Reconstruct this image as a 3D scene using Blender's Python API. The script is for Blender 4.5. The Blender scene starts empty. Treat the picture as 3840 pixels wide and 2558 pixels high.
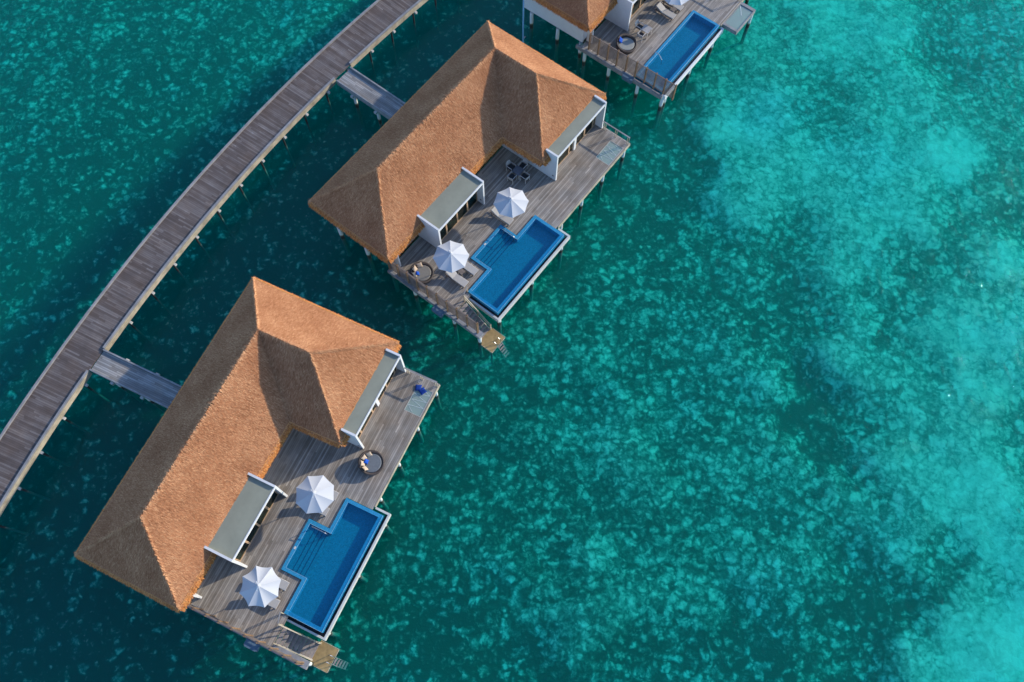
import bpy, math, random
import numpy as np
from mathutils import Vector, Matrix

rng = np.random.default_rng(7)
random.seed(7)
R = math.radians
scene = bpy.context.scene
COL = scene.collection

# ---------------------------------------------------------------- materials
def new_mat(name):
    m = bpy.data.materials.new(name); m.use_nodes = True
    nt = m.node_tree
    for n in list(nt.nodes): nt.nodes.remove(n)
    out = nt.nodes.new('ShaderNodeOutputMaterial')
    return m, nt, out

def N(nt, typ, **kw):
    n = nt.nodes.new(typ)
    for k, v in kw.items():
        if k.startswith('i_'):
            key = k[2:]
            n.inputs[int(key) if key.isdigit() else key.replace('_', ' ')].default_value = v
        else: setattr(n, k, v)
    return n

def L(nt, a, b): nt.links.new(a, b)

def math_(nt, op, a, b=None, c=None, clamp=False):
    n = nt.nodes.new('ShaderNodeMath'); n.operation = op; n.use_clamp = clamp
    for i, x in enumerate((a, b, c)):
        if x is None: continue
        if isinstance(x, (int, float)): n.inputs[i].default_value = x
        else: nt.links.new(x, n.inputs[i])
    return n.outputs[0]

def ramp(nt, fac, stops, interp='LINEAR'):
    n = nt.nodes.new('ShaderNodeValToRGB'); n.color_ramp.interpolation = interp
    e = n.color_ramp.elements
    while len(e) > 1: e.remove(e[-1])
    e[0].position, e[0].color = stops[0][0], (*stops[0][1], 1)
    for p, c in stops[1:]:
        x = e.new(p); x.color = (*c, 1)
    nt.links.new(fac, n.inputs[0])
    return n.outputs[0]

def mixc(nt, fac, a, b, blend='MIX'):
    n = nt.nodes.new('ShaderNodeMix'); n.data_type = 'RGBA'; n.blend_type = blend
    for i, x in ((0, fac), (6, a), (7, b)):
        if isinstance(x, (int, float)): n.inputs[i].default_value = x
        elif isinstance(x, tuple): n.inputs[i].default_value = (*x, 1) if len(x) == 3 else x
        else: nt.links.new(x, n.inputs[i])
    return n.outputs[2]

def simple(name, col, rough=0.6, var=0.12, scale=3.0, metal=0.0, spec=0.3, bump=0.0, bscale=20):
    m, nt, out = new_mat(name)
    p = N(nt, 'ShaderNodeBsdfPrincipled')
    tc = N(nt, 'ShaderNodeTexCoord')
    nz = N(nt, 'ShaderNodeTexNoise', i_Scale=scale, i_Detail=6.0, i_Roughness=0.6)
    L(nt, tc.outputs['Object'], nz.inputs['Vector'])
    lo = tuple(c * (1 - var) for c in col); hi = tuple(min(1, c * (1 + var)) for c in col)
    c = ramp(nt, nz.outputs['Fac'], [(0.3, lo), (0.7, hi)])
    L(nt, c, p.inputs['Base Color'])
    p.inputs['Roughness'].default_value = rough; p.inputs['Metallic'].default_value = metal
    p.inputs['Specular IOR Level'].default_value = spec
    if bump:
        nb = N(nt, 'ShaderNodeTexNoise', i_Scale=bscale, i_Detail=4.0)
        L(nt, tc.outputs['Object'], nb.inputs['Vector'])
        b = N(nt, 'ShaderNodeBump', i_Strength=bump, i_Distance=0.02)
        L(nt, nb.outputs['Fac'], b.inputs['Height']); L(nt, b.outputs[0], p.inputs['Normal'])
    L(nt, p.outputs[0], out.inputs[0])
    return m

def planks(name, stops, width, length, gap=0.05, rough=0.7):
    """weathered boards; UV.x runs along a board, UV.y across the boards (metres)"""
    m, nt, out = new_mat(name)
    p = N(nt, 'ShaderNodeBsdfPrincipled', i_Roughness=rough)
    p.inputs['Specular IOR Level'].default_value = 0.25
    uv = N(nt, 'ShaderNodeUVMap'); sep = N(nt, 'ShaderNodeSeparateXYZ'); L(nt, uv.outputs[0], sep.inputs[0])
    vy = math_(nt, 'DIVIDE', sep.outputs[1], width)
    iy = math_(nt, 'FLOOR', vy); fy = math_(nt, 'FRACT', vy)
    wn = N(nt, 'ShaderNodeTexWhiteNoise', noise_dimensions='1D'); L(nt, iy, wn.inputs['W'])
    ux = math_(nt, 'ADD', math_(nt, 'DIVIDE', sep.outputs[0], length), math_(nt, 'MULTIPLY', wn.outputs[0], 7.3))
    ix = math_(nt, 'FLOOR', ux)
    cmb = N(nt, 'ShaderNodeCombineXYZ'); L(nt, iy, cmb.inputs[0]); L(nt, ix, cmb.inputs[1])
    wn2 = N(nt, 'ShaderNodeTexWhiteNoise', noise_dimensions='2D'); L(nt, cmb.outputs[0], wn2.inputs['Vector'])
    # grain, stretched along the board
    cg = N(nt, 'ShaderNodeCombineXYZ'); L(nt, math_(nt, 'MULTIPLY', sep.outputs[0], 0.5), cg.inputs[0]); L(nt, math_(nt, 'MULTIPLY', sep.outputs[1], 9.0), cg.inputs[1])
    ng = N(nt, 'ShaderNodeTexNoise', i_Scale=1.0, i_Detail=5.0, i_Roughness=0.6); L(nt, cg.outputs[0], ng.inputs['Vector'])
    # broad weather stains
    nb = N(nt, 'ShaderNodeTexNoise', i_Scale=0.9, i_Detail=4.0, i_Roughness=0.55); L(nt, uv.outputs[0], nb.inputs['Vector'])
    f = math_(nt, 'ADD', math_(nt, 'MULTIPLY', wn2.outputs[0], 0.40), math_(nt, 'MULTIPLY', ng.outputs['Fac'], 0.46))
    f = math_(nt, 'ADD', f, math_(nt, 'MULTIPLY', math_(nt, 'SUBTRACT', nb.outputs['Fac'], 0.5), 0.55))
    f = math_(nt, 'ADD', f, 0.06, clamp=True)
    c = ramp(nt, f, stops)
    hue = N(nt, 'ShaderNodeTexNoise', i_Scale=0.8, i_Detail=3.0); 
    mp = N(nt, 'ShaderNodeMapping', i_Location=(17, 5, 3)); L(nt, uv.outputs[0], mp.inputs[0]); L(nt, mp.outputs[0], hue.inputs['Vector'])
    c = mixc(nt, math_(nt, 'MULTIPLY', math_(nt, 'SUBTRACT', hue.outputs['Fac'], 0.42), 1.6, clamp=True), c, (1.12, 0.95, 0.78), 'MULTIPLY')
    g = math_(nt, 'LESS_THAN', fy, gap)
    c = mixc(nt, math_(nt, 'MULTIPLY', g, 0.7), c, (0.03, 0.03, 0.03))
    L(nt, c, p.inputs['Base Color'])
    L(nt, p.outputs[0], out.inputs[0])
    return m

def thatch_mat(name, dark, mid, light):
    m, nt, out = new_mat(name)
    p = N(nt, 'ShaderNodeBsdfPrincipled', i_Roughness=0.9)
    p.inputs['Specular IOR Level'].default_value = 0.08
    a = N(nt, 'ShaderNodeAttribute', attribute_name='tint')
    tc = N(nt, 'ShaderNodeTexCoord')
    nz = N(nt, 'ShaderNodeTexNoise', i_Scale=0.55, i_Detail=6.0, i_Roughness=0.6); L(nt, tc.outputs['Object'], nz.inputs['Vector'])
    f = math_(nt, 'ADD', a.outputs['Fac'], math_(nt, 'MULTIPLY', math_(nt, 'SUBTRACT', nz.outputs['Fac'], 0.5), 0.5), clamp=True)
    c = ramp(nt, f, [(0.0, dark), (0.5, mid), (1.0, light)])
    L(nt, c, p.inputs['Base Color']); L(nt, p.outputs[0], out.inputs[0])
    return m

M = {}
M['thatch'] = thatch_mat('thatch', (0.18, 0.070, 0.031), (0.395, 0.170, 0.078), (0.62, 0.335, 0.165))
M['fringe'] = thatch_mat('thatch_cut_ends', (0.15, 0.045, 0.014), (0.46, 0.165, 0.045), (0.70, 0.33, 0.11))
M['deck'] = planks('deck_boards', [(0.0, (0.09, 0.074, 0.06)), (0.45, (0.215, 0.19, 0.16)), (0.75, (0.35, 0.315, 0.27)), (1.0, (0.54, 0.50, 0.45))], 0.14, 5.5, 0.10)
M['jetty'] = planks('jetty_boards', [(0.0, (0.05, 0.037, 0.030)), (0.45, (0.105, 0.082, 0.070)), (0.75, (0.175, 0.15, 0.135)), (1.0, (0.36, 0.34, 0.32))], 0.15, 3.2, 0.10)
M['walk'] = planks('walkway_boards', [(0.0, (0.09, 0.085, 0.08)), (0.45, (0.21, 0.20, 0.185)), (0.75, (0.32, 0.31, 0.29)), (1.0, (0.46, 0.46, 0.45))], 0.15, 2.4, 0.12)
M['timber'] = simple('weathered_timber', (0.36, 0.32, 0.27), 0.75, 0.3, 2.5)
M['kerbwood'] = simple('kerb_timber', (0.22, 0.215, 0.21), 0.7, 0.25, 1.5)
M['fascia'] = simple('fascia_timber', (0.36, 0.305, 0.215), 0.75, 0.35, 1.2)
M['fence'] = simple('fence_timber', (0.16, 0.125, 0.10), 0.75, 0.35, 2.0)
M['fencepost'] = simple('fence_post_wood', (0.22, 0.135, 0.075), 0.7, 0.3, 3)
M['white'] = simple('white_plaster', (0.58, 0.575, 0.55), 0.75, 0.06, 1.2)
M['slab'] = simple('grey_screed', (0.225, 0.23, 0.17), 0.8, 0.10, 0.9)
M['concrete'] = simple('pale_concrete', (0.47, 0.455, 0.41), 0.8, 0.12, 2.0)
M['framewood'] = simple('door_frame_wood', (0.40, 0.26, 0.15), 0.5, 0.2, 3)
M['interior'] = simple('interior_floor', (0.12, 0.085, 0.06), 0.6, 0.2, 2)
M['curtain'] = simple('blue_curtain', (0.05, 0.25, 0.38), 0.8, 0.2, 6)
M['metal'] = simple('steel', (0.50, 0.49, 0.47), 0.25, 0.05, 4, metal=0.9)
M['polepaint'] = simple('pale_blue_paint', (0.20, 0.42, 0.60), 0.4, 0.1, 2)
M['bluebox'] = simple('grey_blue_plastic', (0.085, 0.135, 0.18), 0.5, 0.12, 3)
M['wicker'] = simple('dark_wicker', (0.055, 0.042, 0.035), 0.7, 0.4, 30, bump=0.6, bscale=60)
M['mat_dark'] = simple('charcoal_fabric', (0.13, 0.14, 0.145), 0.9, 0.12, 5)
M['mat_taupe'] = simple('taupe_fabric', (0.19, 0.175, 0.15), 0.9, 0.08, 5)
M['mat_grey'] = simple('pale_grey_fabric', (0.25, 0.25, 0.22), 0.9, 0.08, 5)
M['lounge'] = simple('lounger_fabric', (0.37, 0.345, 0.31), 0.9, 0.06, 6)
M['loungeframe'] = simple('lounger_frame_wood', (0.16, 0.13, 0.11), 0.6, 0.25, 6)
M['beige'] = simple('beige_cotton', (0.45, 0.34, 0.235), 0.9, 0.08, 6)
M['navy'] = simple('navy_cotton', (0.005, 0.035, 0.20), 0.9, 0.15, 6)
M['royal'] = simple('royal_blue_cotton', (0.008, 0.07, 0.36), 0.9, 0.15, 6)
M['dining'] = simple('dining_dark_wood', (0.12, 0.125, 0.14), 0.55, 0.2, 5)
M['diningpale'] = simple('dining_grey_wood', (0.30, 0.285, 0.27), 0.55, 0.2, 5)
M['chairframe'] = simple('chair_frame', (0.42, 0.39, 0.35), 0.6, 0.2, 5)
M['seatblack'] = simple('black_mesh_seat', (0.035, 0.037, 0.04), 0.7, 0.2, 9)
M['pebble'] = simple('dark_pebbles', (0.055, 0.055, 0.058), 0.5, 0.5, 9)
M['tread'] = simple('stair_tread_wood', (0.25, 0.215, 0.19), 0.7, 0.3, 2.5)
M['algae'] = simple('algae_stained_boards', (0.30, 0.205, 0.085), 0.7, 0.35, 1.6)
M['trim'] = simple('pale_blue_tile_edge', (0.30, 0.52, 0.62), 0.4, 0.05, 5)
M['cord'] = simple('white_rope', (0.75, 0.76, 0.72), 0.8, 0.05, 5)

def pile_mat(name, stops):
    m, nt, out = new_mat(name)
    p = N(nt, 'ShaderNodeBsdfPrincipled', i_Roughness=0.75)
    g = N(nt, 'ShaderNodeNewGeometry'); s = N(nt, 'ShaderNodeSeparateXYZ'); L(nt, g.outputs['Position'], s.inputs[0])
    nz = N(nt, 'ShaderNodeTexNoise', i_Scale=9.0, i_Detail=4.0); L(nt, g.outputs['Position'], nz.inputs['Vector'])
    h = math_(nt, 'ADD', s.outputs[2], math_(nt, 'MULTIPLY', math_(nt, 'SUBTRACT', nz.outputs['Fac'], 0.5), 0.35))
    f = math_(nt, 'MULTIPLY', math_(nt, 'ADD', h, 2.6), 0.5, clamp=True)   # -2.6 -> 0, -0.6 -> 1
    c = ramp(nt, f, stops)
    L(nt, c, p.inputs['Base Color']); L(nt, p.outputs[0], out.inputs[0])
    return m
SUNK_FADE = (0.045, 0.115, 0.095)                                             # mean reef tone, painted below water so the piles fade in its haze
M['pile'] = pile_mat('pile_concrete_with_tide_mark', [(0.0, SUNK_FADE), (0.14, SUNK_FADE), (0.20, (0.014, 0.018, 0.014)), (0.40, (0.016, 0.018, 0.014)), (0.46, (0.20, 0.20, 0.11)), (0.52, (0.58, 0.60, 0.57)), (1.0, (0.62, 0.635, 0.62))])
M['darkpile'] = pile_mat('dark_jetty_pile', [(0.0, SUNK_FADE), (0.14, SUNK_FADE), (0.22, (0.014, 0.018, 0.016)), (1.0, (0.02, 0.022, 0.02))])  # near black above water, the painted fade tone below


def fabric_mat():
    m, nt, out = new_mat('parasol_canvas')
    d = N(nt, 'ShaderNodeBsdfDiffuse', i_Color=(0.51, 0.51, 0.50, 1)); t = N(nt, 'ShaderNodeBsdfTranslucent', i_Color=(0.75, 0.75, 0.74, 1))
    x = N(nt, 'ShaderNodeMixShader', i_0=0.10); L(nt, d.outputs[0], x.inputs[1]); L(nt, t.outputs[0], x.inputs[2]); L(nt, x.outputs[0], out.inputs[0])
    return m
M['canvas'] = fabric_mat()

def pane_mat(name, tint, rough=0.03, spec=0.9):
    m, nt, out = new_mat(name)
    t = N(nt, 'ShaderNodeBsdfTransparent', i_Color=(*tint, 1)); g = N(nt, 'ShaderNodeBsdfGlossy', i_Roughness=rough)
    geo = N(nt, 'ShaderNodeNewGeometry'); dt = N(nt, 'ShaderNodeVectorMath', operation='DOT_PRODUCT'); L(nt, geo.outputs['Normal'], dt.inputs[0]); L(nt, geo.outputs['Incoming'], dt.inputs[1])
    fr = math_(nt, 'MULTIPLY_ADD', math_(nt, 'POWER', math_(nt, 'SUBTRACT', 1.0, math_(nt, 'ABSOLUTE', dt.outputs['Value']), clamp=True), 5.0), 0.96, 0.04)
    x = N(nt, 'ShaderNodeMixShader'); L(nt, math_(nt, 'MULTIPLY', fr, spec), x.inputs[0]); L(nt, t.outputs[0], x.inputs[1]); L(nt, g.outputs[0], x.inputs[2]); L(nt, x.outputs[0], out.inputs[0])
    return m
M['glass'] = pane_mat('window_glass', (0.42, 0.60, 0.55))

def floorglass_mat():
    m, nt, out = new_mat('frosted_floor_glass')
    t = N(nt, 'ShaderNodeBsdfTransparent', i_Color=(0.55, 0.72, 0.66, 1)); d = N(nt, 'ShaderNodeBsdfDiffuse', i_Color=(0.40, 0.47, 0.41, 1)); g = N(nt, 'ShaderNodeBsdfGlossy', i_Roughness=0.08)
    x = N(nt, 'ShaderNodeMixShader', i_0=0.5); L(nt, t.outputs[0], x.inputs[1]); L(nt, d.outputs[0], x.inputs[2])
    y = N(nt, 'ShaderNodeMixShader', i_0=0.06); L(nt, x.outputs[0], y.inputs[1]); L(nt, g.outputs[0], y.inputs[2]); L(nt, y.outputs[0], out.inputs[0])
    return m
M['floorglass'] = floorglass_mat()

def tile_mat(name, col, grout, size):
    m, nt, out = new_mat(name)
    p = N(nt, 'ShaderNodeBsdfPrincipled', i_Roughness=0.25)
    tc = N(nt, 'ShaderNodeTexCoord')
    b = N(nt, 'ShaderNodeTexBrick', offset=0.0, squash=1.0)
    b.inputs['Scale'].default_value = 1.0; b.inputs['Brick Width'].default_value = size; b.inputs['Row Height'].default_value = size
    b.inputs['Mortar Size'].default_value = size * 0.09; b.inputs['Bias'].default_value = 0.0
    b.inputs['Color1'].default_value = (*[c * 0.8 for c in col], 1); b.inputs['Color2'].default_value = (*[min(1, c * 1.2) for c in col], 1); b.inputs['Mortar'].default_value = (*grout, 1)
    L(nt, tc.outputs['Object'], b.inputs['Vector']); L(nt, b.outputs['Color'], p.inputs['Base Color']); L(nt, p.outputs[0], out.inputs[0])
    return m
M['coping'] = tile_mat('blue_mosaic', (0.012, 0.18, 0.34), (0.06, 0.31, 0.46), 0.075)
M['basin'] = tile_mat('blue_pool_tiles', (0.003, 0.15, 0.235), (0.004, 0.162, 0.25), 0.10)
M['steptile'] = tile_mat('step_nosing_tiles', (0.002, 0.05, 0.11), (0.002, 0.055, 0.12), 0.10)

def water_mat(name, tint, scat, scat_w, bump_scale, bump_str, rough=0.04, refl=1.0, dist=0.05):
    m, nt, out = new_mat(name)
    geo = N(nt, 'ShaderNodeNewGeometry')
    mp = N(nt, 'ShaderNodeMapping', i_Rotation=(0, 0, R(35)), i_Scale=(1, 0.55, 1)); L(nt, geo.outputs['Position'], mp.inputs[0])
    n1 = N(nt, 'ShaderNodeTexNoise', i_Scale=bump_scale, i_Detail=5.0, i_Roughness=0.62, i_Distortion=0.4); L(nt, mp.outputs[0], n1.inputs['Vector'])
    b = N(nt, 'ShaderNodeBump', i_Strength=bump_str, i_Distance=dist); L(nt, n1.outputs['Fac'], b.inputs['Height'])
    t = N(nt, 'ShaderNodeBsdfTransparent', i_Color=(*tint, 1))
    d = N(nt, 'ShaderNodeBsdfDiffuse', i_Color=(*scat, 1)); L(nt, b.outputs[0], d.inputs['Normal'])
    g = N(nt, 'ShaderNodeBsdfGlossy', i_Roughness=rough); L(nt, b.outputs[0], g.inputs['Normal'])
    dt = N(nt, 'ShaderNodeVectorMath', operation='DOT_PRODUCT'); L(nt, b.outputs[0], dt.inputs[0]); L(nt, geo.outputs['Incoming'], dt.inputs[1])
    one = math_(nt, 'SUBTRACT', 1.0, math_(nt, 'ABSOLUTE', dt.outputs['Value']), clamp=True)          # Schlick, the same from above and below
    fr = math_(nt, 'MULTIPLY_ADD', math_(nt, 'POWER', one, 5.0), 0.98, 0.02)
    x = N(nt, 'ShaderNodeMixShader', i_0=scat_w); L(nt, t.outputs[0], x.inputs[1]); L(nt, d.outputs[0], x.inputs[2])
    y = N(nt, 'ShaderNodeMixShader'); L(nt, math_(nt, 'MULTIPLY', fr, refl, clamp=True), y.inputs[0]); L(nt, x.outputs[0], y.inputs[1]); L(nt, g.outputs[0], y.inputs[2])
    L(nt, y.outputs[0], out.inputs[0])
    return m
def water_volume(m, ad, ac, sdn, sc):
    nt = m.node_tree; out = [n for n in nt.nodes if n.type == 'OUTPUT_MATERIAL'][0]
    a = N(nt, 'ShaderNodeVolumeAbsorption', i_Color=(*ac, 1), i_Density=ad); s = N(nt, 'ShaderNodeVolumeScatter', i_Color=(*sc, 1), i_Density=sdn, i_Anisotropy=0.5)
    x = N(nt, 'ShaderNodeAddShader'); L(nt, a.outputs[0], x.inputs[0]); L(nt, s.outputs[0], x.inputs[1]); L(nt, x.outputs[0], out.inputs['Volume'])
M['sea'] = water_mat('sea_water', (0.98, 1.0, 1.0), (0.001, 0.20, 0.215), 0.0, 1.7, 0.8, 0.04, 0.8, 0.115)
water_volume(M['sea'], 0.46, (0.0, 0.967, 0.935), 0.060, (0.0, 1.0, 0.94))
M['poolwater'] = water_mat('pool_water', (0.60, 0.92, 0.98), (0.002, 0.20, 0.42), 0.06, 3.2, 0.25, 0.03, 0.9)

# ---------------------------------------------------------------- mesh builder
class MB:
    def __init__(s): s.v = []; s.f = []
    def poly(s, pts):
        b = len(s.v); s.v += [tuple(p) for p in pts]; s.f.append(tuple(range(b, b + len(pts))))
    def box(s, x0, x1, y0, y1, z0, z1):
        b = len(s.v)
        s.v += [(x, y, z) for z in (z0, z1) for x, y in ((x0, y0), (x1, y0), (x1, y1), (x0, y1))]
        s.f += [(b, b + 3, b + 2, b + 1), (b + 4, b + 5, b + 6, b + 7), (b, b + 1, b + 5, b + 4), (b + 1, b + 2, b + 6, b + 5), (b + 2, b + 3, b + 7, b + 6), (b + 3, b, b + 4, b + 7)]
    def uvbox(s, u0, u1, v0, v1, z0, z1):                  # house frame: v is measured towards the sea, local y = -v
        s.box(min(u0, u1), max(u0, u1), -max(v0, v1), -min(v0, v1), z0, z1)
    def bar(s, p, q, w, h=None, up=(0, 0, 1)):
        """a rectangular bar from p to q, w wide, h high"""
        h = h or w; p = Vector(p); q = Vector(q); d = (q - p).normalized(); upv = Vector(up)
        if abs(d.dot(upv)) > 0.98: upv = Vector((1, 0, 0))
        a = d.cross(upv).normalized(); c = a.cross(d).normalized()
        b = len(s.v)
        for e in (p, q):
            for i, j in ((-1, -1), (1, -1), (1, 1), (-1, 1)): s.v.append(tuple(e + a * (w / 2 * i) + c * (h / 2 * j)))
        s.f += [(b, b + 1, b + 2, b + 3), (b + 7, b + 6, b + 5, b + 4)] + [(b + i, b + 4 + i, b + 4 + (i + 1) % 4, b + (i + 1) % 4) for i in range(4)]
    def tube(s, pts, r, n=8, r2=None):
        pts = [Vector(p) for p in pts]; b = len(s.v); m = len(pts)
        for k, p in enumerate(pts):
            d = (pts[min(k + 1, m - 1)] - pts[max(k - 1, 0)]).normalized()
            up = Vector((0, 0, 1)) if abs(d.z) < 0.95 else Vector((1, 0, 0))
            a = d.cross(up).normalized(); c = a.cross(d)
            rr = r if r2 is None else r + (r2 - r) * k / (m - 1)
            for i in range(n):
                t = 2 * math.pi * i / n; s.v.append(tuple(p + (a * math.cos(t) + c * math.sin(t)) * rr))
        for k in range(m - 1):
            for i in range(n):
                j = (i + 1) % n; s.f.append((b + k * n + i, b + k * n + j, b + (k + 1) * n + j, b + (k + 1) * n + i))
        s.f.append(tuple(b + i for i in range(n))[::-1]); s.f.append(tuple(b + (m - 1) * n + i for i in range(n)))
    def cyl(s, x, y, z0, z1, r, n=14, r2=None): s.tube([(x, y, z0), (x, y, z1)], r, n, r2)
    def cells(s, us, vs, inside, z0, z1):
        """slab made of the house-frame cells for which inside(u, v) holds; only outer faces are built"""
        us = sorted(us); vs = sorted(vs)
        on = {(i, j): inside((us[i] + us[i + 1]) / 2, (vs[j] + vs[j + 1]) / 2) for i in range(len(us) - 1) for j in range(len(vs) - 1)}
        for (i, j), k in on.items():
            if not k: continue
            u0, u1, v0, v1 = us[i], us[i + 1], vs[j], vs[j + 1]
            s.poly([(u0, -v1, z1), (u1, -v1, z1), (u1, -v0, z1), (u0, -v0, z1)])
            s.poly([(u0, -v0, z0), (u1, -v0, z0), (u1, -v1, z0), (u0, -v1, z0)])
            for di, dj, a, c in ((-1, 0, (u0, -v0), (u0, -v1)), (1, 0, (u1, -v1), (u1, -v0)), (0, -1, (u1, -v0), (u0, -v0)), (0, 1, (u0, -v1), (u1, -v1))):
                if not on.get((i + di, j + dj), False):
                    s.poly([(*a, z0), (*c, z0), (*c, z1), (*a, z1)])
    def build(s, name, mat, parent=None, uvf=None, smooth=False):
        me = bpy.data.meshes.new(name); me.from_pydata(s.v, [], s.f); me.materials.append(mat)
        if uvf:
            lay = me.uv_layers.new(name='UVMap')
            for lp in me.loops: lay.data[lp.index].uv = uvf(me.vertices[lp.vertex_index].co)
        if smooth:
            for p in me.polygons: p.use_smooth = True
        me.update()
        o = bpy.data.objects.new(name, me); COL.objects.link(o)
        if parent is not None: o.parent = parent
        return o

def tag(o, label=None, cat=None, group=None, kind=None):
    if label: o['label'] = label
    if cat: o['category'] = cat
    if group: o['group'] = group
    if kind: o['kind'] = kind
    return o

def thing(name, label, cat, mw, group=None):
    o = bpy.data.objects.new(name, None); COL.objects.link(o); o.matrix_world = mw; o.empty_display_size = 0.3
    return tag(o, label, cat, group)

def children(o): return list(o.children)
def copy_tree(o, parent=None):
    kids = children(o); c = o.copy(); COL.objects.link(c)
    if parent is not None: c.parent = parent
    for k in kids: copy_tree(k, c)
    return c

def again(o, mw, label=None, group=None):
    c = copy_tree(o); c.matrix_world = mw
    if label: c['label'] = label
    if group: c['group'] = group
    return c

# ---------------------------------------------------------------- frames of the three villas
def frame(x, y, deg): return Matrix.Translation((x, y, 0)) @ Matrix.Rotation(R(deg), 4, 'Z')
H1 = frame(0, 0, 64.476)
H2 = frame(12.9953, 24.2771, 51.747)
T3 = frame(33.0465, 49.4874, 51.8)                       # terrace frame of the far villa (its pool's corner)
def at(Hm, u, v, z=0, rot=0): return Hm @ Matrix.Translation((u, -v, z)) @ Matrix.Rotation(R(rot), 4, 'Z')
H3 = at(T3, -4.65, -1.15)                                # house frame of the far villa
WATER = -2.4

# ---------------------------------------------------------------- thatched roof
ZE, ZR = 2.98, 6.72
E_ = dict(TL=(-5.02, -12.17), tip=(17.64, -12.2), right=(17.64, 0.25), wing=(9.14, 0.21), inner=(9.02, -3.86), bot=(-5.07, -3.92))
Rg = dict(rl=(-0.98, -7.87), ap=(13.3, -7.87), wr=(13.32, -3.73))
def P3(k):
    if k in E_: return np.array([E_[k][0], -E_[k][1], ZE])
    return np.array([Rg[k][0], -Rg[k][1], ZR])
ROOF = [['TL', 'rl', 'ap', 'tip'], ['bot', 'rl', 'TL'], ['bot', 'inner', 'ap', 'rl'], ['inner', 'wing', 'wr', 'ap'], ['wing', 'right', 'wr'], ['right', 'tip', 'ap', 'wr']]
def notch(u, v):
    """where the flat-roofed bays cut into the thatch"""
    return ((u > -1.0) & (u < 4.65) & (v > -4.28) & (v < -3.0)) | ((u > 9.95) & (u < 16.78) & (v > -0.16))

def fan_area(pts):
    tris = [(pts[0], pts[i], pts[i + 1]) for i in range(1, len(pts) - 1)]
    ar = np.array([np.linalg.norm(np.cross(b - a, c - a)) / 2 for a, b, c in tris])
    return tris, ar

def straw_mesh(name, base_polys, groups, mat, parent):
    """base_polys: surfaces below the straw; groups: (origin, direction, normal, length, width, tint) arrays"""
    V = []; F = []; T = []
    for pts, t in base_polys:
        b = len(V); V += [tuple(p) for p in pts]; F.append(tuple(range(b, b + len(pts)))); T += [t] * len(pts)
    V = np.array(V).reshape(-1, 3) if V else np.zeros((0, 3)); T = np.array(T)
    o = np.concatenate([g[0] for g in groups]); d = np.concatenate([g[1] for g in groups]); nn = np.concatenate([g[2] for g in groups])
    ln = np.concatenate([g[3] for g in groups]); w = np.concatenate([g[4] for g in groups]); ti = np.concatenate([g[5] for g in groups])
    s = np.cross(nn, d); s /= np.linalg.norm(s, axis=1)[:, None] + 1e-9
    a = o - s * w[:, None] / 2; b = o + s * w[:, None] / 2; c = o + d * ln[:, None]
    SV = np.stack([a, b, c], 1).reshape(-1, 3)
    me = bpy.data.meshes.new(name)
    nb = len(V); allv = np.concatenate([V, SV]); k = len(o)
    faces = F + [(nb + 3 * i, nb + 3 * i + 1, nb + 3 * i + 2) for i in range(k)]
    me.from_pydata(allv.tolist(), [], faces); me.materials.append(mat)
    at_ = me.attributes.new('tint', 'FLOAT', 'POINT')
    at_.data.foreach_set('value', np.concatenate([T, np.repeat(ti, 3)]).astype(np.float32))
    me.update()
    ob = bpy.data.objects.new(name, me); COL.objects.link(ob)
    if parent is not None: ob.parent = parent
    return ob

def unit(a): return a / (np.linalg.norm(a, axis=-1, keepdims=True) + 1e-12)
def patches(p):
    return 0.10 * np.sin(p[:, 0] * 1.1 + 2 * np.sin(p[:, 1] * 0.7)) + 0.08 * np.sin(p[:, 1] * 1.7 + 1.3 * np.sin(p[:, 0] * 0.9)) + 0.05 * np.sin(p[:, 0] * 3.1 - p[:, 1] * 2.3)

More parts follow.
